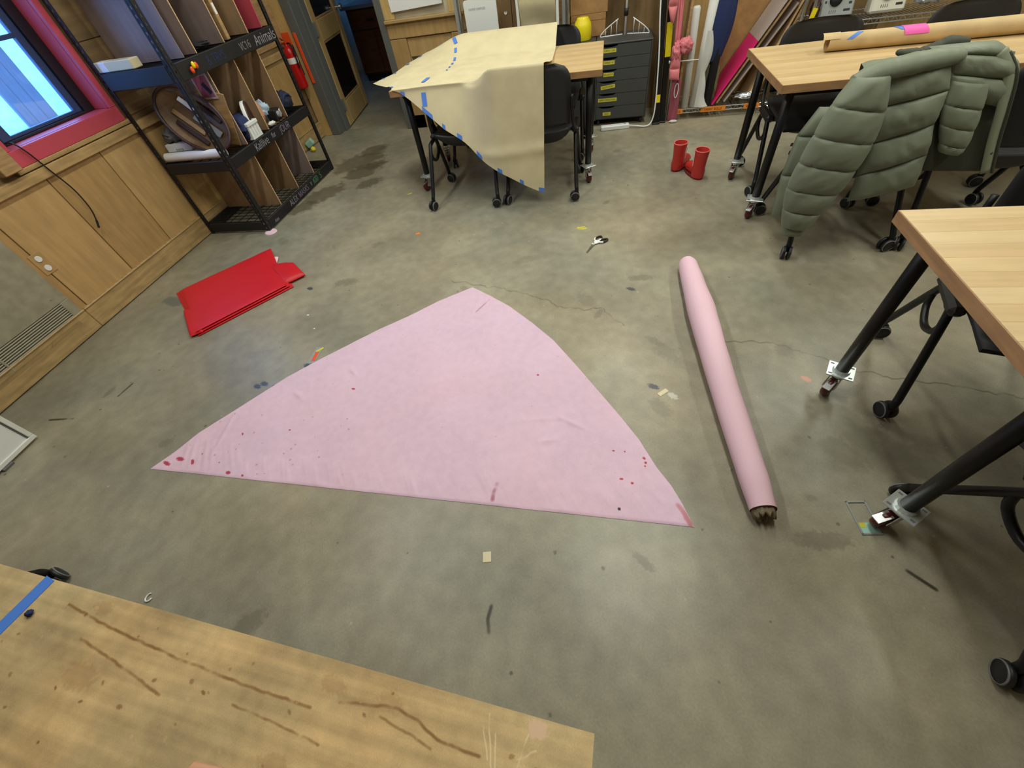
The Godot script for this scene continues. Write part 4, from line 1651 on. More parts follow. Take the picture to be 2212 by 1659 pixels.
func build_shelf_contents() -> void:
	var st := S()
	var y1 := 0.564
	# white paper tube along the end of the middle level
	var pt := thing("paper_tube", "white paper tube lying along the window end of the middle shelf", "tube")
	st = S(true)
	tube(st, [V(-3.22, y1 + 0.032, -2.842), V(-2.71, y1 + 0.032, -2.852)], 0.03, 18, false)
	obj("rolled_sheet", st, M.white_paper, pt)
	st = S(true)
	tube(st, [V(-3.21, y1 + 0.032, -2.842), V(-2.715, y1 + 0.032, -2.852)], 0.024, 16, true)
	obj("inner_layer", st, M.grey_plastic, pt)
	# stacked white boxes with print
	var bx := thing("printed_box", "white printed carton on the middle shelf behind the white tube", "box", V(-3.13, y1, -2.955), 0.12)
	st = S()
	span(st, V(-0.1, 0.0, -0.075), V(0.1, 0.10, 0.055), 0.002)
	obj("carton", st, M.white_paper, bx)
	for q in [[-0.06, 0.03], [0.04, 0.0], [-0.02, -0.045]]:
		st = S()
		box(st, V(q[0], 0.1005, q[1]), V(0.035, 0.0008, 0.02))
		obj("print", st, M.grey_plastic, bx)
	write("PAPER", 0.016, M.grey_paint, bx, V(0.0, 0.06, 0.0556))
	st = S()
	span(st, V(-0.101, 0.048, -0.076), V(0.101, 0.052, 0.056))
	obj("lid_seam", st, M.grey_cloth, bx)
	var b2 := lump("plastic_bag", V(-3.17, y1 + 0.14, -2.97), V(0.07, 0.045, 0.06), M.grey_cloth, 4, 0.35)
	tag(b2, "crumpled grey plastic bag on top of the white printed carton", "bag")
	# brown oval tray on edge
	var tr := thing("oval_tray", "large brown oval tray with a dark rim propped on the middle shelf", "tray", V(-2.905, y1 + 0.215, -2.972))
	var ax := V(0.74, -0.66, 0.10).normalized()
	var up := V(0.42, 0.62, -0.55).normalized()
	up = (up - ax * up.dot(ax)).normalized()
	var nn := ax.cross(up).normalized()
	if nn.z < 0:
		nn = -nn
	var ring := func(a: float, b: float, h: float) -> PackedVector3Array:
		var row := PackedVector3Array()
		for k in 40:
			var an := TAU * k / 40.0
			row.append(ax * cos(an) * a + up * sin(an) * b + nn * h)
		return row
	st = S(true)
	grid(st, [ring.call(0.22, 0.13, -0.06), ring.call(0.262, 0.165, 0.035), ring.call(0.252, 0.155, 0.035), ring.call(0.215, 0.125, -0.045), ring.call(0.01, 0.005, -0.048)], true)
	grid(st, [ring.call(0.22, 0.13, -0.06), ring.call(0.01, 0.005, -0.06)], true)
	obj("shell", st, M.brown_hide, tr)
	st = S(true)
	var rim := []
	for k in 41:
		var an := TAU * k / 40.0
		rim.append(ax * cos(an) * 0.258 + up * sin(an) * 0.161 + nn * 0.038)
	tube(st, rim, 0.011, 8, false)
	obj("rim", st, M.brown_rim, tr)
	for q in [[-0.10, 0.055, 0.15, 0.03, "white_paper"], [0.06, 0.02, 0.20, 0.045, "grey_plastic"], [0.0, -0.085, 0.24, 0.03, "brown_rim"], [0.02, 0.10, 0.2, 0.03, "brown_rim"], [-0.05, -0.04, 0.24, 0.03, "card_tan"]]:
		st = S()
		box(st, ax * q[0] + up * q[1] - nn * 0.035, V(q[2], q[3], 0.012), Basis(ax, up, nn), 0.003)
		obj("label" if q[4] == "white_paper" else "slat", st, M[q[4]], tr)
	# kraft box sheet behind the tray and small pink picture
	st = S()
	box(st, V(-2.80, y1 + 0.19, -3.084), V(0.2, 0.34, 0.008), Basis(Vector3(0, 0, 1), -0.25) , 0.001)
	tag(obj("cardboard_sheet", st, M.card_tan), "tan cardboard sheet leaning behind the brown oval tray", "cardboard")
	var pf := thing("picture_card", "small purple picture card in a clear sleeve fixed under the upper shelf", "picture", V(-2.77, 0.95, -3.072), 0.0)
	st = S()
	box(st, V(0, 0, 0), V(0.13, 0.15, 0.003), Basis(), 0.0005)
	obj("sleeve", st, M.lilac_board, pf)
	st = S()
	box(st, V(0, 0.0, 0.002), V(0.105, 0.125, 0.002))
	obj("card", st, M.rose_dark, pf)
	st = S()
	box(st, V(0.02, -0.01, 0.0035), V(0.03, 0.07, 0.001), Basis(Vector3(0, 0, 1), 0.5))
	obj("figure", st, M.navy_dark, pf)
	tag(lump("cloth_bundle", V(-3.03, 0.985, -3.05), V(0.07, 0.035, 0.035), M.grey_cloth, 9, 0.3), "grey cloth bundle wedged under the upper shelf beside the post", "cloth")
	# second bay: folded navy cloth, white crate, banded wooden ring
	st = S(true)
	pad(st, [V(-2.98, y1, -3.33), V(-2.72, y1, -3.33), V(-2.70, y1, -3.15), V(-2.98, y1, -3.15)], 0.16, 16, 12, 5, 0.02)
	tag(obj("navy_bundle", st, M.navy_cloth), "folded navy cloth in the second bay of the middle shelf", "cloth")
	var cr := thing("white_crate", "small white slatted crate in front of the navy cloth on the shelf", "crate", V(-2.695, y1, -3.245), 0.0)
	st = S()
	span(st, V(-0.03, 0.0, -0.065), V(0.006, 0.012, 0.065), 0.001)
	span(st, V(-0.03, 0.088, -0.068), V(0.012, 0.112, 0.068), 0.003)
	obj("frame", st, M.white_plastic, cr)
	for k in 4:
		st = S()
		span(st, V(-0.024, 0.012, -0.064 + k * 0.033), V(0.006, 0.088, -0.036 + k * 0.033), 0.002)
		obj("slat", st, M.white_plastic, cr)
	var wr := thing("wooden_drum", "round brown wooden drum with a white band standing on the middle shelf", "drum", V(-2.775, y1 + 0.11, -3.355), 0.5)
	var side := Transform3D(Basis(Vector3(0, 0, 1), PI / 2), Vector3.ZERO)
	st = S(true)
	lathe(st, [[0.0, -0.025], [0.10, -0.025], [0.108, -0.02], [0.108, 0.025], [0.095, 0.027], [0.092, 0.012], [0.0, 0.01]], 32, side)
	obj("shell", st, M.brown_rim, wr)
	st = S(true)
	lathe(st, [[0.1085, -0.013], [0.1105, -0.010], [0.1105, 0.010], [0.1085, 0.013]], 32, side)
	obj("band", st, M.white_plastic, wr)
	for a in [0.9, 2.1]:
		st = S()
		box(st, V(-0.012, sin(a) * 0.08, cos(a) * 0.08), V(0.006, 0.03, 0.022), Basis(Vector3(1, 0, 0), -a), 0.002)
		obj("patch", st, M.cream, wr)
	# third bay: soft toys and odds
	tag(lump("felt_doll", V(-2.80, y1 + 0.10, -3.52), V(0.035, 0.085, 0.035), M.flesh_felt, 12, 0.2), "flesh-coloured felt doll shape on the middle shelf", "toy")
	tag(lump("blue_rag", V(-2.81, y1 + 0.09, -3.595), V(0.05, 0.06, 0.045), M.sky_cloth, 13, 0.4), "crumpled pale blue rag on the middle shelf", "rag")
	var ca := thing("black_camera", "small black boxy camera with a white tag on the middle shelf", "camera", V(-2.745, y1, -3.635), 0.2)
	st = S()
	span(st, V(-0.05, 0.0, -0.05), V(0.03, 0.085, 0.05), 0.006)
	obj("body", st, M.black_plastic, ca)
	st = S()
	lathe(st, [[0.0, 0.02], [0.022, 0.02], [0.025, 0.0]], 16, Transform3D(Basis(Vector3(0, 0, 1), -PI / 2), V(0.03, 0.045, 0.01)))
	obj("lens", st, M.grey_plastic, ca)
	st = S()
	box(st, V(0.034, 0.05, -0.035), V(0.002, 0.045, 0.022), Basis(Vector3(1, 0, 0), 0.2))
	obj("tag", st, M.white_paper, ca)
	st = S()
	box(st, V(-2.92, y1 + 0.13, -3.50), V(0.12, 0.05, 0.012), Basis(Vector3(0, 0, 1), 0.4), 0.002)
	tag(obj("cream_block", st, M.cream), "cream wooden wedge leaning behind the felt doll", "block")
	tag(lump("white_shell", V(-2.715, y1 + 0.018, -3.50), V(0.022, 0.014, 0.04), M.white_plastic, 15, 0.2), "small white shell shape at the front beam of the middle shelf", "ornament")
	# fourth bay: dark blue pouch
	var po := thing("blue_pouch", "dark blue padded pouch at the door end of the middle shelf", "pouch", V(-2.79, y1, -3.87))
	lump("bag", V(0, 0.075, 0), V(0.075, 0.075, 0.085), M.navy_dark, 18, 0.18, po)
	st = S(true)
	tube(st, smooth_path([V(0.03, 0.04, -0.07), V(0.055, 0.11, -0.04), V(0.055, 0.12, 0.03), V(0.03, 0.05, 0.075)], 5), 0.012, 8)
	obj("strap", st, M.navy_cloth, po)
	tag(lump("black_bag", V(-2.90, y1 + 0.045, -3.87), V(0.07, 0.03, 0.08), M.black_cloth, 19, 0.25), "limp black bag under the dark blue pouch", "bag")
	# upper level
	var y2 := 1.127
	var wb := thing("white_carton", "small white carton at the wall end of the upper shelf", "box", V(-3.10, y2, -2.845), 0.0)
	st = S()
	span(st, V(-0.155, 0.0, -0.05), V(0.14, 0.052, 0.03), 0.004)
	obj("carton", st, M.cream, wb)
	st = S()
	span(st, V(-0.156, -0.0005, -0.051), V(-0.06, 0.0525, 0.0305), 0.004)
	obj("label", st, M.white_paper, wb)
	st = S()
	span(st, V(-3.24, y2, -3.0), V(-2.72, y2 + 0.45, -2.994))
	tag(obj("grey_sheet", st, M.ply_grey), "greyish thin sheet upright on the upper shelf near the window", "panel")
	tag(lump("black_roll", V(-2.9, y2 + 0.02, -3.28), V(0.17, 0.022, 0.09), M.black_cloth, 22, 0.2), "flat black cloth bundle on the upper shelf", "cloth")
	var hb := thing("tan_portfolio", "tan card portfolio with a white label on the upper shelf", "portfolio", V(-2.86, y2, -3.52), 0.1)
	st = S()
	span(st, V(-0.2, 0.0, -0.02), V(0.12, 0.42, 0.02), 0.002)
	obj("cover", st, M.card_tan, hb)
	st = S()
	span(st, V(0.12, 0.14, -0.012), V(0.122, 0.20, 0.012))
	obj("label", st, M.white_paper, hb)
	st = S()
	span(st, V(-3.2, y2, -3.95), V(-2.72, y2 + 0.4, -3.94))
	tag(obj("red_sheet", st, M.red_paint), "flat red sheet upright at the door end of the upper shelf", "panel")
	# little orange and yellow clip hanging on the upper beam
	var cl := thing("toy_clip", "tiny orange and yellow figure clipped to the upper black beam", "toy", V(-2.665, 1.07, -2.965))
	for q in [["yellow", 0.0, 0.018, 0.0], ["orange", -0.006, -0.002, 0.03], ["orange", 0.0, 0.012, -0.022]]:
		lump("body" if q[0] == "yellow" else "limb", V(0.008, q[2], q[3]), V(0.009, 0.018, 0.014), M[q[0]], 25, 0.15, cl)
	# mint and yellow bobbin on the floor behind
	var mb := thing("toy_broom", "small mint and yellow toy on the floor behind the shelving", "toy", V(-3.19, 0, -4.57))
	lump("yellow_foot", V(0.02, 0.025, 0.03), V(0.028, 0.025, 0.028), M.yellow, 27, 0.1, mb)
	st = S()
	box(st, V(-0.03, 0.07, -0.03), V(0.09, 0.06, 0.06), Basis(V(0.3, 0.5, 0.8).normalized(), 0.6), 0.008)
	obj("mint_block", st, M.mint, mb)
	st = S()
	lathe(st, [[0.0, 0.008], [0.045, 0.008], [0.05, 0.0], [0.0, 0.0]], 24, Transform3D(Basis(), V(-2.672, 0.0, -2.79)))
	tag(obj("felt_disc", st, M.pink_pale), "pale round disc under the front post of the shelving", "disc")


# ---------------------------------------------------------------- back of the room
func build_back_of_room() -> void:
	var st := S()
	# metal rack between cabinet and drawers
	var r := thing("metal_rack", "grey metal rack frame against the back wall behind the paper-covered table", "rack", V(0, 0, 0))
	for x in [-1.315, -0.335]:
		st = S(true)
		tube(st, [V(x, 0.0, -4.86), V(x, 1.9, -4.86)], 0.014, 12)
		obj("post", st, M.chrome, r)
		st = S()
		span(st, V(x - 0.055, 0.0, -4.90), V(x - 0.022, 1.9, -4.87), 0.002)
		obj("flat_post", st, M.grey_plastic, r)
	for y in [0.1, 1.15, 1.8]:
		st = S(true)
		tube(st, [V(-1.315, y, -4.86), V(-0.335, y, -4.86)], 0.008, 8)
		obj("rail", st, M.chrome, r)
	# white tall panel with a line of print
	var w := thing("white_board", "white plastic board with rounded corners and a line of small print behind the table", "panel", V(-1.265, 0.0, -4.83))
	st = S()
	var poly := PackedVector2Array()
	for c in [[0.02, 0.02, PI], [0.28, 0.02, 1.5 * PI], [0.28, 1.0, 0.0], [0.02, 1.0, 0.5 * PI]]:
		for k in 6:
			var a: float = c[2] + k * PI / 10.0
			poly.append(Vector2(c[0] + 0.02 * cos(a), c[1] + 0.02 * sin(a)))
	prism(st, poly, -0.008, 0.008, Transform3D(Basis(Vector3(1, 0, 0), Vector3(0, 0, 1), Vector3(0, 1, 0)), Vector3.ZERO))
	obj("panel", st, M.white_plastic, w)
	write("PAPER SAMPLES", 0.016, M.grey_plastic, w, V(0.12, 0.955, 0.0086))
	# narrow wooden cabinet with two doors and heart handles
	var c := thing("heart_cabinet", "brown wooden cabinet with two doors and small white heart handles", "cabinet", V(-1.0, 0, -5.03))
	st = S()
	span(st, V(0, 0, 0), V(0.304, 1.5, 0.09), 0.004)
	obj("body", st, M.cabinet_wood, c)
	for k in 2:
		st = S()
		span(st, V(0.004 + k * 0.15, 0.05, 0.09), V(0.15 + k * 0.15, 1.46, 0.108), 0.003)
		var d := obj("door", st, M.cabinet_wood, c)
		st = S(true)
		var hp := PackedVector2Array()
		for i in 24:
			var a := TAU * i / 24.0
			hp.append(Vector2(16 * pow(sin(a), 3), 13 * cos(a) - 5 * cos(2 * a) - 2 * cos(3 * a) - cos(4 * a)) * 0.0009)
		prism(st, hp, 0.0, 0.006, Transform3D(Basis(Vector3(1, 0, 0), Vector3(0, 0, 1), Vector3(0, 1, 0)), V(0.095 + k * 0.112, 0.89, 0.108)))
		obj("heart_handle", st, M.white_plastic, d)
	# brown paper hanging between two white bars
	var h := thing("paper_holder", "white frame with a sheet of brown paper hanging behind the table", "paper holder", V(-0.775, 0, -4.80))
	for x in [0.0, 0.352]:
		st = S()
		span(st, V(x - 0.012, 0.0, -0.01), V(x + 0.012, 1.7, 0.012), 0.002)
		obj("upright", st, M.white_metal, h)
	for y in [0.04, 1.66]:
		st = S()
		span(st, V(0.012, y, -0.008), V(0.34, y + 0.03, 0.01), 0.002)
		obj("cross_bar", st, M.white_metal, h)
	st = S(true)
	var rows := []
	for i in 25:
		var row := PackedVector3Array()
		for k in 9:
			var y := 1.62 - i * 0.055
			var f := ramp(0.93, 0.72, y)
			row.append(V(0.016 + k * 0.04, y, 0.02 - 0.07 * sin(f * PI * 0.5) + 0.012 * sin(k * 0.7 + y * 9.0) * f))
		rows.append(row)
	grid(st, rows)
	obj("hanging_paper", st, M.kraft, h)
	# dark grey drawer units
	drawer_unit(V(-0.078, 0, -5.02), "dark grey drawer unit with six labelled drawers under the wire stand", true)
	st = S()
	span(st, V(-0.318, 0.02, -5.02), V(-0.083, 0.641, -4.64), 0.004)
	tag(obj("grey_cupboard", st, M.drawer_grey), "narrow dark grey cupboard under the yellow jar, beside the drawers", "cupboard")
	# yellow jar
	var j := thing("yellow_jar", "bright yellow round-shouldered plastic jar on the drawer unit", "jar", V(-0.205, 0.642, -4.86))
	st = S(true)
	lathe(st, [[0.0, 0.0], [0.072, 0.0], [0.077, 0.008], [0.078, 0.09], [0.07, 0.125], [0.052, 0.15], [0.05, 0.158], [0.0, 0.16]], 28)
	obj("body", st, M.yellow, j)
	# cardboard boxes
	for q in [[-0.505, 0.643, 0.31, 0.16, "lower plain cardboard box behind the yellow jar"], [-0.51, 0.805, 0.33, 0.24, "upper plain cardboard box stacked behind the yellow jar"]]:
		var b := thing("cardboard_box", q[4], "box", V(q[0] + 0.19, q[1], -5.03), 0.0, "cardboard boxes behind the yellow jar")
		st = S()
		span(st, V(0.0, 0.0, 0.0), V(q[2], q[3], 0.09), 0.003)
		obj("carton", st, M.cardboard, b)
		st = S()
		span(st, V(-0.001, q[3] - 0.045, 0.06), V(q[2] + 0.001, q[3] + 0.001, 0.0925), 0.002)
		obj("lid", st, M.cardboard, b)
	# white wire stand with a pole
	var s := thing("wire_stand", "white wire stand with sloping feet and a centre pole on the drawers", "stand", V(0.17, 0.642, -4.88))
	st = S(true)
	tube(st, [V(0, 0.0, 0), V(0, 0.75, 0)], 0.009, 10)
	obj("pole", st, M.white_plastic, s)
	st = S(true)
	tube(st, [V(0, 0.13, 0), V(0, 0.18, 0)], 0.018, 12)
	obj("clamp", st, M.black_plastic, s)
	for f in [[-0.215, 0.02], [0.205, 0.06]]:
		st = S(true)
		tube(st, smooth_path([V(f[0] * 0.3, 0.115, f[1] * 0.4), V(f[0] * 0.75, 0.06, f[1]), V(f[0] * 0.97, 0.022, f[1]), V(f[0], 0.004, f[1]), V(f[0] * 0.9, 0.004, f[1]), V(f[0] * 0.1, 0.004, 0.0)], 4), 0.0045, 8)
		for k in 3:
			var g := 0.35 + k * 0.22
			tube(st, [V(f[0] * g, 0.004, f[1] * g), V(f[0] * g, 0.115 - 0.085 * (g - 0.3) / 0.6, f[1] * 0.4 + f[1] * 0.6 * g)], 0.003, 6)
		obj("foot", st, M.white_plastic, s)
	var pc := lump("draped_cloth", V(0.0, 0.38, 0.0), V(0.13, 0.06, 0.07), M.purple_cloth, 31, 0.35, s)
	pc.set_meta("label", "dark purple cloth hung on the pole")
	# power strip and its white lead
	var p := thing("power_strip", "white power strip with a white lead on the floor by the drawers", "power strip", V(0, 0, 0))
	st = S()
	bar(st, V(-0.01, 0.02, -4.50), V(0.255, 0.02, -4.525), 0.055, 0.038, 0.006)
	obj("body", st, M.white_plastic, p)
	st = S()
	box(st, V(0.215, 0.042, -4.521), V(0.016, 0.008, 0.022), Basis(), 0.002)
	obj("switch", st, M.grey_plastic, p)
	st = S(true)
	tube(st, smooth_path([V(0.255, 0.02, -4.525), V(0.32, 0.02, -4.50), V(0.42, 0.012, -4.50), V(0.465, 0.06, -4.52), V(0.475, 0.2, -4.53), V(0.455, 0.55, -4.54), V(0.42, 0.9, -4.56), V(0.40, 1.5, -4.60), V(0.40, 2.2, -4.95), V(0.40, 2.3, -5.035)], 6), 0.006, 8)
	obj("lead", st, M.white_plastic, p)
	# black leaning uprights
	var k2 := 0
	for q in [[0.505, 0.40, 0.05, "black steel upright leaning beside the drawers, on the drawer side"], [0.56, 0.47, 0.045, "black steel upright leaning beside the drawers, with yellow tape"]]:
		var u := thing("black_upright", q[3], "post", V(0, 0, 0), 0.0, "black leaning uprights")
		st = S()
		bar(st, V(q[0], 0.012, -4.575 - 0.03 * k2), V(q[1], 1.75, -4.70 - 0.03 * k2), q[2], 0.03, 0.004, Vector3(0, 0, 1))
		obj("post", st, M.black_pipe, u)
		st = S()
		box(st, V(q[0], 0.008, -4.575 - 0.03 * k2), V(q[2] + 0.02, 0.016, 0.06), Basis(), 0.004)
		obj("foot", st, M.black_plastic, u)
		if k2 == 0:
			st = S()
			box(st, V(0.495, 0.205, -4.572), V(0.042, 0.062, 0.002), Basis(Vector3(0, 0, 1), 0.05))
			obj("yellow_tape", st, M.yellow, u)
		else:
			st = S()
			bar(st, V(0.538, 0.50, -4.622), V(0.525, 0.73, -4.638), 0.047, 0.004, 0.0005, Vector3(0, 0, 1))
			obj("yellow_tape", st, M.yellow, u)
		k2 += 1


func drawer_unit(at: Vector3, label: String, full: bool) -> void:
	var t := thing("drawer_unit", label, "drawers", at, 0.0, "dark grey drawer units")
	var st := S()
	span(st, V(0.0, 0.05, 0.0), V(0.012, 0.63, 0.4), 0.002)
	span(st, V(0.47, 0.05, 0.0), V(0.482, 0.63, 0.4), 0.002)
	span(st, V(0.0, 0.63, 0.0), V(0.482, 0.642, 0.4), 0.003)
	span(st, V(0.012, 0.05, 0.0), V(0.47, 0.62, 0.01))
	span(st, V(0.012, 0.05, 0.01), V(0.47, 0.06, 0.38))
	obj("body", st, M.drawer_grey, t)
	for x in [0.04, 0.44]:
		for z in [0.04, 0.36]:
			st = S(true)
			lathe(st, [[0.0, -0.012], [0.022, -0.011], [0.025, 0.0], [0.022, 0.011], [0.0, 0.012]], 16, Transform3D(Basis(Vector3(0, 0, 1), PI / 2), V(x, 0.025, z)))
			obj("caster", st, M.black_plastic, t)
	var ys := [0.628, 0.54, 0.452, 0.366, 0.268, 0.165, 0.062]
	var words := ["SUPPLY  CAP", "THREAD  KIT", "BIN MATCH", "GLITCH PAINT", "WIRE CONNECTORS", "MISC"]
	for k in 6:
		var y1: float = ys[k] - 0.0015
		var y0: float = ys[k + 1] + 0.0015
		# front with a curved finger notch cut into its upper edge
		st = S()
		var poly := PackedVector2Array([Vector2(0.014, y1), Vector2(0.014, y0), Vector2(0.468, y0), Vector2(0.468, y1)])
		for i in 13:
			var a := PI * i / 12.0
			poly.append(Vector2(0.115 + 0.075 * cos(a), y1 - 0.017 * sin(a)))
		prism(st, poly, 0.385, 0.402, Transform3D(Basis(Vector3(1, 0, 0), Vector3(0, 0, 1), Vector3(0, 1, 0)), Vector3.ZERO))
		var d := obj("drawer", st, M.drawer_grey, t)
		if full:
			var w: float = [0.115, 0.10, 0.092, 0.13, 0.172, 0.075][k]
			var ym: float = [0.589, 0.504, 0.416, 0.322, 0.219, 0.104][k]
			st = S()
			box(st, V(0.118, ym, 0.4026), V(w, 0.028, 0.001), Basis(Vector3(0, 0, 1), 0.1 if k == 3 else 0.0))
			var lb := obj("label", st, M.label_yellow, d)
			write(words[k], 0.0125, M.ink, lb, V(0.118, ym, 0.4034), V(0, 0, 0.1 if k == 3 else 0.0))


# ---------------------------------------------------------------- chrome wire shelving with rolls
func wire_deck(t: Node3D, x0: float, x1: float, y: float) -> void:
	var st := S()
	for z in [-4.63, -5.0]:
		for dy in [0.0, -0.03]:
			span(st, V(x0, y + dy - 0.004, z - 0.004), V(x1, y + dy + 0.004, z + 0.004), 0.0015)
	obj("shelf_rail", st, M.chrome, t)
	st = S()
	var k := 0
	var x := x0 + 0.02
	while x < x1 - 0.01:
		box(st, V(x, y + 0.003, -4.815), V(0.004, 0.004, 0.37))
		if k % 2 == 0:
			bar(st, V(x, y - 0.03, -4.63), V(x + 0.028, y, -4.63), 0.003, 0.003)
		else:
			bar(st, V(x, y, -4.63), V(x + 0.028, y - 0.03, -4.63), 0.003, 0.003)
		x += 0.028
		k += 1
	var d := obj("wire_deck", st, M.chrome, t)
	d.set_meta("kind", "stuff")


func build_wire_shelf() -> void:
	var st := S()
	var a := thing("wire_shelving", "chrome wire shelving holding fabric rolls and boards, with orange tape", "shelving", V(0, 0, 0))
	var b := thing("wire_shelving", "chrome wire shelving holding two small machines", "shelving", V(0, 0, 0))
	for q in [[a, 0.60], [a, 1.53], [b, 1.60], [b, 2.95]]:
		for z in [-4.63, -5.0]:
			st = S(true)
			tube(st, [V(q[1], 0.0, z), V(q[1], 1.85, z)], 0.0125, 12)
			obj("post", st, M.chrome, q[0])
	wire_deck(a, 0.60, 1.53, 0.085)
	wire_deck(a, 0.60, 1.53, 1.75)
	for y in [0.085, 0.60, 1.2, 1.75]:
		wire_deck(b, 1.60, 2.95, y)
	# orange tape with writing on the lower rail
	for q in [[0.63, 0.74, "BIN 12"], [0.90, 1.115, "FABRIC ROLLS"], [1.27, 1.40, "BOARDS"]]:
		st = S()
		span(st, V(q[0], 0.051, -4.6245), V(q[1], 0.092, -4.6215))
		var o := obj("orange_tape", st, M.orange_tape, a)
		write(q[2], 0.018, M.ink, o, V((q[0] + q[1]) / 2.0, 0.07, -4.6208))
	st = S(true)
	tube(st, [V(0.56, 0.465, -4.60), V(0.80, 0.46, -4.615)], 0.004, 8)
	tube(st, [V(0.56, 0.455, -4.60), V(0.56, 0.475, -4.60)], 0.008, 8)
	tag(obj("white_rod", st, M.white_plastic), "thin white rod tied across the fabric rolls", "rod")
	# rose cloth hank, tied in a bow
	var h := thing("rose_hank", "rose pink satin hank tied in a bow hanging from the wire shelving", "fabric", V(0, 0, 0))
	var strands := [[0.0, 0.0, 0.030], [0.03, -0.02, 0.024], [-0.025, 0.01, 0.022], [0.055, -0.03, 0.020]]
	for q in strands:
		st = S(true)
		var pts := []
		var rad := []
		for i in 13:
			var f := i / 12.0
			pts.append(V(0.60 + q[0] * (0.4 + absf(f - 0.7)) - 0.05 * (1 - f) + 0.006 * sin(f * 9 + q[0] * 60), lerpf(1.55, 0.56, f), -4.61 + q[1]))
			rad.append(q[2] * (0.55 + 0.45 * absf(cos(f * 2.3))))
		tube(st, pts, rad, 10, true, 0.6)
		obj("strand", st, M.rose_cloth if q[0] < 0.04 else M.rose_dark, h)
	lump("bow_loop", V(0.668, 0.572, -4.585), V(0.058, 0.052, 0.04), M.rose_cloth, 44, 0.4, h, 2.4)
	lump("bow_loop", V(0.605, 0.535, -4.58), V(0.038, 0.07, 0.035), M.rose_cloth, 45, 0.4, h, 2.2)
	st = S(true)
	quilt(st, [V(0.575, 0.52, -4.575), V(0.562, 0.42, -4.57), V(0.575, 0.345, -4.565)], [V(0.64, 0.53, -4.575), V(0.648, 0.42, -4.57), V(0.655, 0.335, -4.565)], V(0, 0, 1), 0.022, 46, 12, 6)
	obj("tail", st, M.rose_cloth, h)
	st = S(true)
	quilt(st, [V(0.49, 0.93, -4.56), V(0.485, 0.84, -4.555), V(0.52, 0.74, -4.56)], [V(0.565, 0.93, -4.58), V(0.56, 0.84, -4.575), V(0.545, 0.73, -4.57)], V(0, 0, 1), 0.022, 47, 12, 6)
	obj("upper_fold", st, M.rose_cloth, h)
	st = S(true)
	var tl := []
	for i in 12:
		var f := i / 11.0
		var row := PackedVector3Array()
		for k in 7:
			row.append(V(0.60 + k * 0.014 + 0.01 * f, lerpf(0.34, 0.012, f), -4.59 + 0.012 * sin(k * 1.5 + f * 3)))
		tl.append(row)
	grid(st, tl)
	obj("long_tail", st, M.rose_dark, h)
	st = S(true)
	var lp := []
	for i in 17:
		var an := TAU * i / 16.0
		lp.append(V(0.648 + 0.016 * sin(an), 0.255 + 0.055 * cos(an), -4.573))
	tube(st, lp, 0.004, 6, false)
	obj("cord_loop", st, M.white_cloth, h)
	lump("tassel", V(0.66, 0.012, -4.565), V(0.035, 0.011, 0.016), M.white_cloth, 49, 0.2, h)
	# rolls and boards standing on the bottom deck
	var y0 := 0.094
	st = S()
	span(st, V(0.672, y0, -4.80), V(0.694, 0.98, -4.66), 0.002)
	tag(obj("brown_plank", st, M.card_tan), "narrow brown plank standing beside the white fabric roll", "plank")
	var w1 := thing("white_roll", "slim white fabric roll standing upright on the wire shelving", "fabric roll", V(0.757, y0, -4.66))
	st = S(true)
	lathe(st, [[0.0, 0.0], [0.030, 0.0], [0.030, 0.70], [0.022, 0.715], [0.0, 0.712]], 18, Transform3D(Basis(Vector3(0, 0, 1), 0.05), Vector3.ZERO))
	obj("wound_fabric", st, M.white_cloth, w1)
	var w2 := thing("loose_white_roll", "white fabric roll with a loose wavy edge standing on the wire shelving", "fabric roll", V(0.835, y0, -4.67))
	st = S(true)
	lathe(st, [[0.0, 0.0], [0.038, 0.0], [0.038, 0.74], [0.0, 0.742]], 20, Transform3D(Basis(Vector3(0, 0, 1), -0.02), Vector3.ZERO))
	obj("wound_fabric", st, M.white_cloth, w2)
	st = S(true)
	var wv := []
	for i in 30:
		var f := i / 29.0
		var y := lerpf(0.55, 0.0, f)
		var out := 0.012 + 0.03 * absf(sin(f * PI * 1.9)) + (0.07 * pow(maxf(f - 0.8, 0) * 5, 2))
		wv.append(PackedVector3Array([V(0.0, y, 0.036), V(0.02, y, 0.045), V(0.03 + out * 0.5, y, 0.05 + out * 0.2), V(0.03 + out, y, 0.035)]))
	grid(st, wv)
	obj("loose_edge", st, M.white_cloth, w2)
	var bg := thing("beige_roll", "beige fabric roll standing behind the white rolls", "fabric roll", V(0.875, y0, -4.78))
	st = S(true)
	lathe(st, [[0.0, 0.0], [0.055, 0.0], [0.055, 0.78], [0.0, 0.78]], 20, Transform3D(Basis(Vector3(0, 0, 1), -0.05), Vector3.ZERO))
	obj("wound_fabric", st, M.cream, bg)
	var nv := thing("navy_roll", "dark roll with navy blue fabric wrapped round its upper part", "fabric roll", V(0.95, y0, -4.67))
	st = S(true)
	lathe(st, [[0.0, 0.0], [0.036, 0.0], [0.036, 0.9], [0.0, 0.9]], 18)
	obj("core_roll", st, M.black_cloth, nv)
	st = S(true)
	var nr := []
	for i in 20:
		var f := i / 19.0
		var row := PackedVector3Array()
		for k in 22:
			var an := TAU * k / 22.0
			var rr := 0.05 + 0.035 * sin(PI * minf(f * 1.1, 1.0)) + 0.006 * sin(k * 2.0 + f * 6)
			row.append(V(cos(an) * rr - 0.01 + 0.02 * f, lerpf(0.33, 0.95, f) + 0.03 * (1 - f) * sin(an + 1.0), sin(an) * rr * 0.6))
		nr.append(row)
	grid(st, nr, true)
	obj("navy_wrap", st, M.navy_cloth, nv)
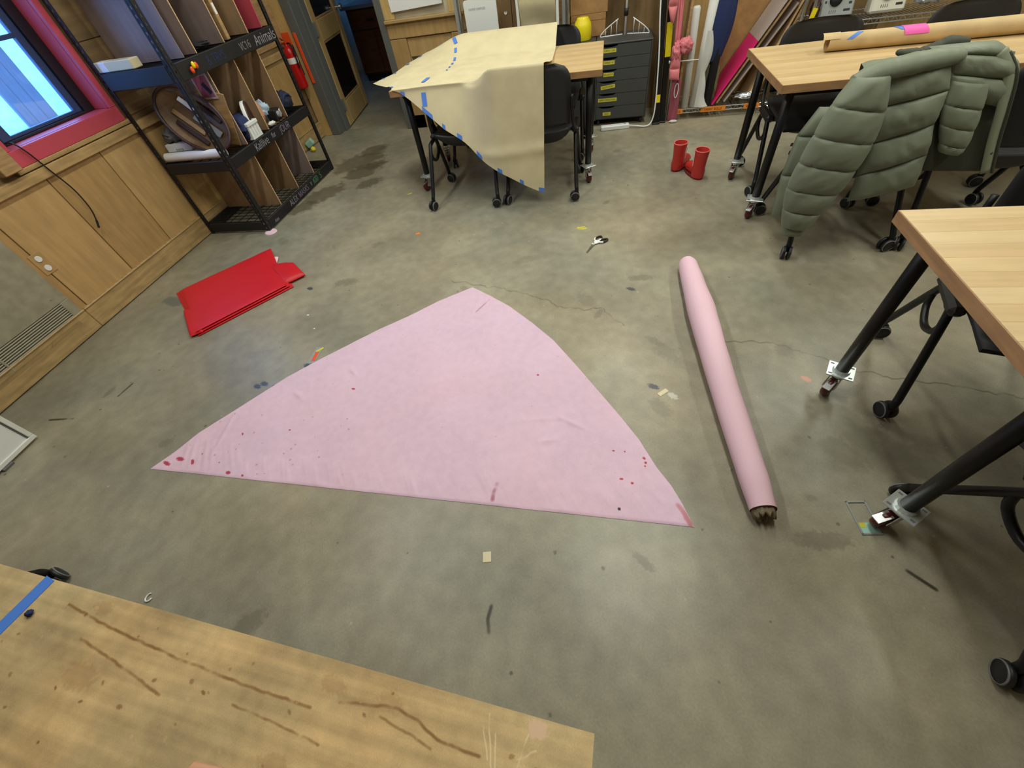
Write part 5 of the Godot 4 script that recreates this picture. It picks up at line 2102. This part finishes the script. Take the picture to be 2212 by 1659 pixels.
	tag(lump("olive_bundle", V(0.985, y0 + 0.14, -4.72), V(0.03, 0.15, 0.05), M.olive_cloth, 51, 0.25), "olive green cloth bundle standing beside the pink board", "cloth")
	st = S()
	span(st, V(0.98, y0, -4.995), V(1.50, 1.4, -4.985))
	tag(obj("brown_sheet", st, M.cardboard), "tall brown cardboard sheet at the back of the wire shelving", "cardboard")
	# leaning boards
	var mb := thing("pink_board", "long board leaning to one side, lower half magenta pink", "board", V(1.0, y0, -4.80), 0.0)
	var dir := V(0.50, 0.86, 0).normalized()
	var side := V(-dir.y, dir.x, 0)
	var bs := Basis(dir, side, dir.cross(side))
	st = S()
	box(st, dir * 0.255 + side * 0.006, V(0.51, 0.012, 0.32), bs, 0.001)
	obj("magenta_half", st, M.magenta_board, mb)
	st = S()
	box(st, dir * 0.76 + side * 0.006, V(0.50, 0.012, 0.32), bs, 0.001)
	obj("bare_half", st, M.lilac_board, mb)
	var i2 := 0
	for q in [[1.035, 0.95, 0.50, "card_tan", 0.30, "tan board leaning under the pink board"], [1.10, 0.75, 0.52, "lilac_board", 0.28, "greyish board leaning below the tan board"], [1.30, 0.80, 0.30, "ply_edge", 0.26, "thin pale board leaning steeply near the shelf post"], [1.36, 0.82, 0.26, "card_tan", 0.26, "thin tan board leaning steeply at the shelf post"]]:
		var d2 := V(q[2], 0.86, 0).normalized()
		var s2 := V(-d2.y, d2.x, 0)
		st = S()
		box(st, V(q[0], y0 + 0.012, -4.80 - 0.012 * i2) + d2 * q[1] / 2.0, V(q[1], 0.016, q[4]), Basis(d2, s2, d2.cross(s2)), 0.001)
		tag(obj("leaning_board", st, M[q[3]]), q[5], "board", "boards leaning in the wire shelving")
		i2 += 1
	tag(lump("silver_foil", V(1.30, y0 + 0.04, -4.70), V(0.09, 0.025, 0.045), M.silver_film, 55, 0.4), "crumpled silver film on the bottom wire deck", "foil")
	st = S()
	box(st, V(1.60, 0.66, -4.612), V(0.035, 0.10, 0.003), Basis(Vector3(0, 0, 1), -0.15))
	tag(obj("yellow_card", st, M.yellow), "yellow card clipped to the post of the wire shelving", "card")
	# things on the right unit
	var yb := 0.608
	for q in [[1.80, "grey_plastic", "grey boxed machine with dark slots on the wire shelving"], [2.16, "beige_plastic", "beige machine with a round dial and dark slot on the wire shelving"]]:
		var m := thing("small_machine", q[2], "machine", V(q[0], yb, -4.70), 0.0)
		var tl2 := Basis(Vector3(1, 0, 0), -0.35)
		st = S()
		box(st, V(0, 0.085, -0.05), V(0.24, 0.17, 0.05), tl2, 0.012)
		box(st, V(0, 0.05, -0.12), V(0.2, 0.1, 0.08), Basis(), 0.006)
		obj("case", st, M[q[1]], m)
		st = S(true)
		lathe(st, [[0.0, 0.018], [0.04, 0.016], [0.046, 0.0]], 24, Transform3D(tl2 * Basis(Vector3(1, 0, 0), PI / 2), V(-0.02, 0.12, -0.035)))
		obj("dial", st, M.beige_plastic if q[1] == "beige_plastic" else M.steel_black, m)
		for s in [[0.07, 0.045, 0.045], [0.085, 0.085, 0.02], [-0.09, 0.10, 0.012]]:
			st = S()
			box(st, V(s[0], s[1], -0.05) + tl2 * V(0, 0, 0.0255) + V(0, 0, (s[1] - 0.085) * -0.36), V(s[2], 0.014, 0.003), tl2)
			obj("dark_slot_insert", st, M.black_plastic, m)  # black inserts stand in for dark displays and the shade inside slots
		for k in 4:
			st = S()
			box(st, V(-0.05 + k * 0.014, 0.04, -0.05) + tl2 * V(0, 0, 0.0255) + V(0, 0, 0.0162), V(0.005, 0.02, 0.002), tl2)
			obj("vent", st, M.grey_paint, m)
	tag(lump("yarn_ball", V(1.647, yb + 0.075, -4.74), V(0.03, 0.055, 0.06), M.brown_rim, 61, 0.2), "dark reddish brown yarn bundle on the wire shelving", "yarn")
	tag(lump("clear_bag", V(2.45, yb + 0.07, -4.76), V(0.10, 0.045, 0.07), M.silver_film, 62, 0.3), "shiny plastic bag at the far end of the wire shelf", "bag")
	for q in [[1.75, 0.30, "grey carton on the lower deck of the wire shelving with the machines", "grey_plastic"], [2.1, 0.40, "dark carton on the lower deck of the wire shelving with the machines", "black_plastic"]]:
		st = S()
		span(st, V(q[0] - 0.1, 0.094, -4.95), V(q[0] + q[1] - 0.1, 0.36, -4.66), 0.004)
		tag(obj("storage_carton", st, M[q[3]]), q[2], "box")


# ---------------------------------------------------------------- things on the tables
func build_table_things() -> void:
	var t := thing("kraft_tube", "long rolled brown paper tube with pink tape lying on the table", "paper roll", V(0, 0, 0))
	var a := V(1.235, 0.792, -3.205)
	var b := V(2.66, 0.792, -3.150)
	var d := (b - a).normalized()
	var x := Vector3.UP.cross(d).normalized()
	var rr := 0.0405
	var st := S(true)
	tube(st, [a, a.lerp(b, 0.5), b], rr, 30, false)
	obj("wound_paper", st, M.kraft_brown, t)
	st = S(true)
	tube(st, [a + d * 0.002, a.lerp(b, 0.5), b], rr - 0.004, 24, false)
	obj("inner_layer", st, M.kraft_dark, t)
	var patch := func(s0: float, s1: float, a0: float, a1: float, skew: float, off: float, m: Material, called: String) -> void:
		var g := S(true)
		var rows := []
		for i in 7:
			var row := PackedVector3Array()
			for k in 9:
				var an := PI - lerpf(a0, a1, i / 6.0)
				row.append(a + d * (lerpf(s0, s1, k / 8.0) + skew * (i / 6.0 - 0.5)) + (x * cos(an) + Vector3.UP * sin(an)) * (rr + off))
			rows.append(row)
		grid(g, rows)
		obj(called, g, m, t)
	patch.call(-0.035, 0.05, 0.5, 1.9, 0.0, 0.003, M.kraft_brown, "loose_flap")
	patch.call(0.105, 0.135, 0.35, 1.25, 0.05, 0.0016, M.blue_tape, "tape")
	patch.call(0.315, 0.36, 0.9, 1.6, -0.04, 0.0016, M.blue_tape, "tape")
	patch.call(0.345, 0.455, 0.25, 1.75, -0.02, 0.0032, M.pink_tape, "pink_tape")
	# blue tape on the scratched table
	st = S()
	var p0 := V(-1.040, 0.7506, -0.0725)
	var p1 := V(-1.115, 0.7506, 0.24)
	bar(st, p0, p1, 0.027, 0.0008)
	tag(obj("blue_tape_strip", st, M.blue_tape), "strip of blue tape across the corner of the scratched table", "tape")
	tag(lump("tape_crumb", V(-1.02, 0.7545, -0.012), V(0.007, 0.004, 0.006), M.navy_cloth, 71, 0.3), "tiny dark blue crumb of tape on the scratched table", "tape")
	st = S(true)
	pad(st, [V(-0.545, 0.7505, 0.118), V(-0.455, 0.7505, 0.116), V(-0.42, 0.7505, 0.2), V(-0.60, 0.7505, 0.2)], 0.008, 14, 10, 72, 0.004)
	tag(obj("pink_rag", st, M.flesh_felt), "pink cloth at the near edge of the scratched table", "cloth")


# ---------------------------------------------------------------- puffer jacket
func quilt(st: SurfaceTool, L: Array, R: Array, out: Vector3, bulge: float, sd: int, nu := 26, per := 9) -> void:
	var n := FastNoiseLite.new()
	n.seed = sd
	n.frequency = 5.0
	var front := []
	var back := []
	for i in (L.size() - 1) * per + 1:
		var seg := mini(i / per, L.size() - 2)
		var f := float(i - seg * per) / per
		f = 0.5 - 0.5 * cos(PI * f)
		var l: Vector3 = L[seg].lerp(L[seg + 1], f)
		var r: Vector3 = R[seg].lerp(R[seg + 1], f)
		var r1 := PackedVector3Array()
		var r2 := PackedVector3Array()
		for k in nu + 1:
			var u := k / float(nu)
			var q := l.lerp(r, u)
			var e := pow(maxf(sin(PI * u), 0.0), 0.35)
			var s := pow(maxf(sin(PI * f), 0.0), 0.4)
			var w := n.get_noise_3d(q.x * 1.6 + q.y * 1.1, q.y * 2.2 - q.x, sd) * 0.55
			r1.append(q + out * bulge * e * (0.15 + 0.85 * s * (1.0 + w)))
			r2.append(q - out * bulge * 0.35 * e * (0.3 + 0.7 * s))
		front.append(r1)
		back.append(r2)
	grid(st, front)
	grid(st, back)


# a sleeve between two outlines: seams at the given points, full between them
func sleeve(st: SurfaceTool, L: Array, R: Array, depth: float, sd: int) -> void:
	var n := FastNoiseLite.new()
	n.seed = sd
	n.frequency = 7.0
	var rows := []
	var per := 8
	for i in (L.size() - 1) * per + 1:
		var seg := mini(i / per, L.size() - 2)
		var f := 0.5 - 0.5 * cos(PI * float(i - seg * per) / per)
		var l: Vector3 = L[seg].lerp(L[seg + 1], f)
		var r: Vector3 = R[seg].lerp(R[seg + 1], f)
		var puff := pow(maxf(sin(PI * f), 0.0), 0.4)
		var row := PackedVector3Array()
		for k in 30:
			var an := TAU * k / 30.0
			var c := cos(an)
			var mid := (l + r) / 2.0
			var w := 1.0 + 0.22 * n.get_noise_3d(c * 0.4 + i * 0.02, i * 0.035 + c * 0.25, sin(an) * 0.4)
			var half := (r - l) / 2.0 * (0.955 + 0.045 * puff)
			row.append(mid + half * signf(c) * pow(absf(c), 0.8) + V(0, 0, 1) * sin(an) * depth * (0.72 + 0.28 * puff) * w)
		rows.append(row)
	grid(st, rows, true)
	for e in [0, rows.size() - 1]:
		var c := Vector3.ZERO
		for q in rows[e]:
			c += q / 30.0
		for k in 30:
			tri(st, c, rows[e][k], rows[e][(k + 1) % 30])


func puff_tube(st: SurfaceTool, pts: Array, rad: Array, quilts: int, depth: float, flat: float, sd: int, start := Vector3.ZERO) -> void:
	var line := smooth_path(pts, 9)
	var rr := []
	var n := FastNoiseLite.new()
	n.seed = sd
	n.frequency = 6.0
	for i in line.size():
		var s := float(i) / (line.size() - 1) * (rad.size() - 1)
		var k := mini(int(s), rad.size() - 2)
		var r := lerpf(rad[k], rad[k + 1], s - k)
		var q := absf(sin(PI * quilts * i / (line.size() - 1.0)))
		rr.append(r * (1.0 - depth + depth * pow(q, 0.4)) * (1.0 + 0.12 * n.get_noise_1d(i * 0.5)))
	tube(st, line, rr, 22, true, flat, start)


func build_jacket() -> void:
	var t := thing("puffer_jacket", "sage green puffer jacket hung over the back of a black chair", "jacket", V(0, 0, 0))
	var st := S(true)
	var z := -2.315
	quilt(st, [V(1.10, 0.875, z - 0.03), V(1.17, 0.73, z), V(1.215, 0.58, z), V(1.245, 0.44, z), V(1.262, 0.31, z)],
		[V(1.40, 0.885, z - 0.03), V(1.432, 0.785, z + 0.005), V(1.448, 0.66, z + 0.012), V(1.492, 0.53, z + 0.012), V(1.527, 0.375, z)], V(0.05, 0.1, 1).normalized(), 0.045, 81)
	obj("back_panel", st, M.jacket, t)
	st = S(true)
	quilt(st, [V(0.985, 0.735, -2.385), V(0.93, 0.62, -2.375), V(0.922, 0.44, -2.37), V(0.945, 0.215, -2.365)],
		[V(1.12, 0.735, -2.36), V(1.09, 0.62, -2.35), V(1.06, 0.44, -2.34), V(1.03, 0.20, -2.34)], V(-0.3, 0, 1).normalized(), 0.035, 82, 14)
	obj("front_panel", st, M.jacket, t)
	st = S(true)
	sleeve(st, [V(1.045, 0.865, -2.30), V(0.985, 0.775, -2.275), V(0.955, 0.66, -2.262), V(0.935, 0.545, -2.257), V(0.925, 0.425, -2.258), V(0.945, 0.315, -2.262), V(0.975, 0.215, -2.268)],
		[V(1.175, 0.865, -2.30), V(1.215, 0.735, -2.275), V(1.222, 0.61, -2.262), V(1.205, 0.495, -2.257), V(1.178, 0.385, -2.258), V(1.140, 0.285, -2.262), V(1.108, 0.20, -2.268)], 0.062, 83)
	var sl := obj("sleeve", st, M.jacket, t)
	st = S(true)
	sleeve(st, [V(0.978, 0.215, -2.268), V(0.985, 0.165, -2.27)], [V(1.105, 0.205, -2.268), V(1.10, 0.16, -2.27)], 0.045, 84)
	obj("cuff", st, M.jacket, sl)
	st = S(true)
	sleeve(st, [V(1.425, 0.815, -2.325), V(1.435, 0.735, -2.31), V(1.468, 0.655, -2.305), V(1.512, 0.575, -2.305), V(1.535, 0.535, -2.31)],
		[V(1.575, 0.79, -2.325), V(1.60, 0.70, -2.31), V(1.618, 0.62, -2.305), V(1.628, 0.55, -2.305), V(1.615, 0.52, -2.31)], 0.045, 85)
	obj("sleeve", st, M.jacket, t)
	# the roll of the shoulders along the chair back
	st = S(true)
	puff_tube(st, [V(1.05, 0.84, -2.31), V(1.13, 0.868, -2.315), V(1.22, 0.882, -2.32), V(1.31, 0.893, -2.322), V(1.42, 0.897, -2.33)], [0.035, 0.048, 0.05, 0.047, 0.03], 2, 0.08, 0.8, 86)
	obj("shoulder", st, M.jacket, t)
	st = S(true)
	quilt(st, [V(1.33, 0.915, -2.42), V(1.36, 0.90, -2.355), V(1.41, 0.83, -2.335), V(1.44, 0.76, -2.33)], [V(1.56, 0.915, -2.42), V(1.64, 0.86, -2.36), V(1.69, 0.78, -2.345), V(1.71, 0.68, -2.345)], V(0.15, 0.4, 1).normalized(), 0.045, 87)
	obj("shoulder", st, M.jacket, t)
	# the yoke over the top of the chair
	st = S(true)
	quilt(st, [V(1.06, 0.82, -2.30), V(1.08, 0.885, -2.34), V(1.10, 0.88, -2.42), V(1.12, 0.80, -2.44)], [V(1.64, 0.80, -2.34), V(1.62, 0.885, -2.36), V(1.60, 0.88, -2.43), V(1.58, 0.80, -2.45)], V(0, 1, 0.2).normalized(), 0.022, 88)
	obj("yoke", st, M.jacket, t)
	st = S(true)
	puff_tube(st, [V(1.225, 0.905, -2.43), V(1.29, 0.895, -2.425), V(1.345, 0.90, -2.43), V(1.40, 0.92, -2.43), V(1.47, 0.92, -2.42)], [0.012, 0.026, 0.026, 0.03, 0.016], 3, 0.25, 0.8, 89)
	obj("collar", st, M.jacket_lining, t)
	# lining and the zipped front edge
	st = S(true)
	quilt(st, [V(1.40, 0.84, -2.352), V(1.46, 0.66, -2.348), V(1.535, 0.435, -2.345)], [V(1.60, 0.84, -2.35), V(1.705, 0.64, -2.345), V(1.80, 0.42, -2.34)], V(0, 0, 1), 0.010, 90)
	obj("lining", st, M.jacket_lining, t)
	var ed := [V(1.56, 0.895, -2.345), V(1.625, 0.82, -2.325), V(1.675, 0.70, -2.318), V(1.728, 0.565, -2.32), V(1.79, 0.425, -2.322)]
	st = S(true)
	tube(st, smooth_path(ed, 6), 0.021, 10, true, 0.45, V(1, 0, 0))
	var fe := obj("front_edge", st, M.jacket_trim, t)
	st = S(true)
	var zp := []
	for e in ed:
		zp.append(e + V(0.026, -0.004, 0.004))
	tube(st, smooth_path(zp, 6), 0.006, 8)
	obj("zip", st, M.jacket_lining, fe)
	for k in 3:
		st = S(true)
		var q: Vector3 = ed[1].lerp(ed[4], 0.12 + k * 0.33)
		lathe(st, [[0.0, 0.003], [0.005, 0.002], [0.006, 0.0]], 12, Transform3D(Basis(Vector3(1, 0, 0), PI / 2), q + V(0, 0, 0.0095)))
		obj("snap", st, M.jacket_lining, fe)


# ---------------------------------------------------------------- small things on the floor
func build_small_floor_things() -> void:
	boot("red rubber boot further from the camera, tilted beside its pair", V(0.598, 0, -3.545), -0.55)
	boot("red rubber boot nearer the camera, beside its pair", V(0.728, 0, -3.385), 0.30)
	# scissors
	var s := thing("scissors", "scissors with white and black handles lying on the floor", "scissors", V(-0.022, 0.0, -2.475))
	var st := S()
	var dirb := V(-0.040, 0, 0.098).normalized()
	for k in 2:
		st = S()
		var q := Basis(Vector3.UP, 0.03 * (1 if k == 0 else -1)) * dirb
		var nrm := q.cross(Vector3.UP)
		var y := 0.004 + 0.003 * k
		var pts := PackedVector2Array([Vector2(0, 0) + Vector2(nrm.x, nrm.z) * 0.008, Vector2(q.x, q.z) * 0.112, Vector2(0, 0) - Vector2(nrm.x, nrm.z) * 0.008])
		prism(st, pts, y, y + 0.002)
		obj("blade", st, M.blade, s)
	for e in [[V(0.03, 0, -0.06), 0.032, 0.017, "scissor_white"], [V(0.062, 0, -0.036), 0.030, 0.015, "scissor_white"]]:
		var c: Vector3 = e[0]
		var d: Vector3 = V(c.x, 0, c.z).normalized()
		var n: Vector3 = d.cross(Vector3.UP)
		st = S(true)
		var loop := []
		for i in 25:
			var an := TAU * i / 24.0
			loop.append(c + d * cos(an) * e[1] + n * sin(an) * e[2] + V(0, 0.008, 0))
		tube(st, loop, 0.0062, 8, false)
		var h := obj("handle", st, M.scissor_black, s)
		st = S(true)
		var part := []
		for i in 13:
			var an := PI * 0.62 + TAU * 0.42 * i / 12.0
			part.append(c + d * cos(an) * (e[1] + 0.003) + n * sin(an) * (e[2] + 0.004) * (1.0 if e[1] > 0.031 else 1.0) + V(0, 0.009, 0))
		tube(st, part, 0.0066, 8)
		tube(st, [V(0, 0.008, 0) - d * 0.012, V(0, 0.008, 0) + d * 0.02, c - d * e[1] * 0.9 + V(0, 0.009, 0)], [0.009, 0.010, 0.009], 10, true, 0.6)
		obj("white_grip", st, M.scissor_white, h)
	st = S(true)
	lathe(st, [[0.0, 0.016], [0.004, 0.0155], [0.005, 0.012]], 12)
	obj("rivet", st, M.blade, s)
	# clear card holder with a coloured corner
	var c2 := thing("card_holder", "clear plastic card holder with a teal corner under the table caster", "card holder", V(0.938, 0.0, -0.715), 0.12)
	for q in [[-0.033, -0.06, -0.027, 0.06], [0.027, -0.06, 0.033, 0.06], [-0.033, -0.06, 0.033, -0.053], [-0.033, 0.053, 0.033, 0.06]]:
		st = S()
		span(st, V(q[0], 0.0, q[1]), V(q[2], 0.004, q[3]), 0.001)
		obj("rim", st, M.grey_plastic, c2)
	st = S()
	span(st, V(-0.027, 0.0005, 0.018), V(0.027, 0.0025, 0.053))
	obj("teal_corner", st, M.counter if false else M.mint, c2)
	st = S()
	span(st, V(-0.027, 0.0005, 0.018), V(-0.008, 0.003, 0.035))
	obj("yellow_corner", st, M.label_yellow, c2)
	# white paper chip and crumbs
	for q in [[-0.344, -0.432, 0.03, 0.036, 0.2, "small cream paper square on the bare floor near the scratched table", "cream"], [-1.77, -1.745, 0.012, 0.010, 0.1, "tiny white crumb on the floor between the red fabric and pink sheet", "white_paper"], [-1.66, -1.62, 0.009, 0.009, 0.6, "tiniest white crumb on the floor close to the pink sheet", "white_paper"], [0.32, -1.235, 0.05, 0.02, 0.7, "pale paper scrap between the pink sheet and the roll", "cream"], [-0.115, -2.70, 0.055, 0.016, 0.15, "yellow paper sliver on the floor near the scissors", "label_yellow"], [-1.33, -2.685, 0.03, 0.02, 0.5, "small orange scrap on the floor in front of the paper-covered table", "orange_tape"], [-1.62, -3.36, 0.04, 0.015, 0.7, "pale yellow scrap beside the caster of the paper-covered table", "label_yellow"]]:
		st = S()
		box(st, V(q[0], 0.001, q[1]), V(q[2], 0.002, q[3]), Basis(Vector3.UP, q[4]))
		tag(obj("paper_scrap", st, M[q[6]]), q[5], "scrap", "scraps on the floor")
	# clear tape with an orange shape
	var ct := thing("clear_tape", "bent piece of clear tape with an orange streak beside the pink sheet", "tape", V(-1.54, 0, -1.40), 0.5)
	st = S()
	box(st, V(0.0, 0.0012, 0.0), V(0.045, 0.002, 0.13), Basis(Vector3.UP, -0.5))
	obj("film", st, M.grey_plastic, ct)
	st = S()
	box(st, V(0.0, 0.0026, 0.01), V(0.02, 0.001, 0.07), Basis(Vector3.UP, -0.4))
	obj("orange_streak", st, M.orange, ct)
	st = S()
	box(st, V(0.028, 0.0026, -0.035), V(0.045, 0.001, 0.016), Basis(Vector3.UP, 0.3))
	obj("yellow_streak", st, M.label_yellow, ct)
	# white ring just past the scratched table's edge
	st = S(true)
	var rg := []
	for i in 14:
		var an := 4.6 * i / 13.0
		rg.append(V(-1.588 + 0.012 * cos(an), 0.004, -0.138 + 0.014 * sin(an)))
	tube(st, rg, 0.003, 6)
	tag(obj("white_clip", st, M.white_plastic), "tiny white clip on the floor just past the scratched table edge", "clip")


func boot(label: String, at: Vector3, turn: float) -> void:
	# toe points to -z before turning
	var t := thing("rubber_boot", label, "boot", at, turn, "pair of red rubber boots")
	var st := S(true)
	var rows := []
	var ring := func(y: float, rx: float, rz: float, cz: float) -> PackedVector3Array:
		var row := PackedVector3Array()
		for k in 28:
			var an := TAU * k / 28.0
			row.append(V(cos(an) * rx, y, cz + sin(an) * rz))
		return row
	for q in [[0.012, 0.042, 0.056, 0.0], [0.04, 0.045, 0.056, 0.0], [0.08, 0.043, 0.051, 0.0], [0.12, 0.043, 0.049, 0.004], [0.17, 0.047, 0.053, 0.004], [0.194, 0.049, 0.055, 0.004], [0.197, 0.0465, 0.0525, 0.004]]:
		rows.append(ring.call(q[0], q[1], q[2], q[3]))
	grid(st, rows, true)
	# foot: sections from heel to toe
	var foot := []
	for q in [[0.05, 0.024, 0.03], [0.03, 0.040, 0.075], [-0.03, 0.043, 0.092], [-0.08, 0.045, 0.082], [-0.12, 0.046, 0.068], [-0.15, 0.040, 0.056], [-0.17, 0.026, 0.04], [-0.178, 0.005, 0.02]]:
		var row := PackedVector3Array()
		for k in 22:
			var an := TAU * k / 22.0
			var sy := sin(an)
			row.append(V(cos(an) * q[1], 0.012 + q[2] * (0.5 + 0.5 * sy) if sy > -0.6 else 0.012, q[0]))
		foot.append(row)
	grid(st, foot, true)
	obj("upper", st, M.boot_red, t)
	st = S(true)
	grid(st, [ring.call(0.197, 0.0465, 0.0525, 0.004), ring.call(0.19, 0.043, 0.049, 0.004), ring.call(0.12, 0.040, 0.045, 0.003), ring.call(0.03, 0.037, 0.043, 0.0), ring.call(0.028, 0.001, 0.001, 0.0)], true)
	obj("inside", st, M.boot_in, t)
	st = S(true)
	var lip := []
	for k in 29:
		var an := TAU * k / 28.0
		lip.append(V(cos(an) * 0.0475, 0.197, 0.004 + sin(an) * 0.0535))
	tube(st, lip, 0.0042, 8, false)
	obj("rim", st, M.boot_rim, t)
	st = S()
	var sole := PackedVector2Array()
	for k in 24:
		var an := TAU * k / 24.0
		sole.append(Vector2(cos(an) * 0.047 * (1.0 - 0.06 * sin(an)), -0.062 + sin(an) * 0.117))
	prism(st, sole, 0.0, 0.016)
	obj("sole", st, M.red_dark, t)
	for s in [-1.0, 1.0]:
		st = S()
		bar(st, V(s * 0.0445, 0.085, -0.012), V(s * 0.0505, 0.17, -0.012), 0.003, 0.008, 0.0008, Vector3(0, 0, 1))
		obj("side_stripe", st, M.pink_pale, t)
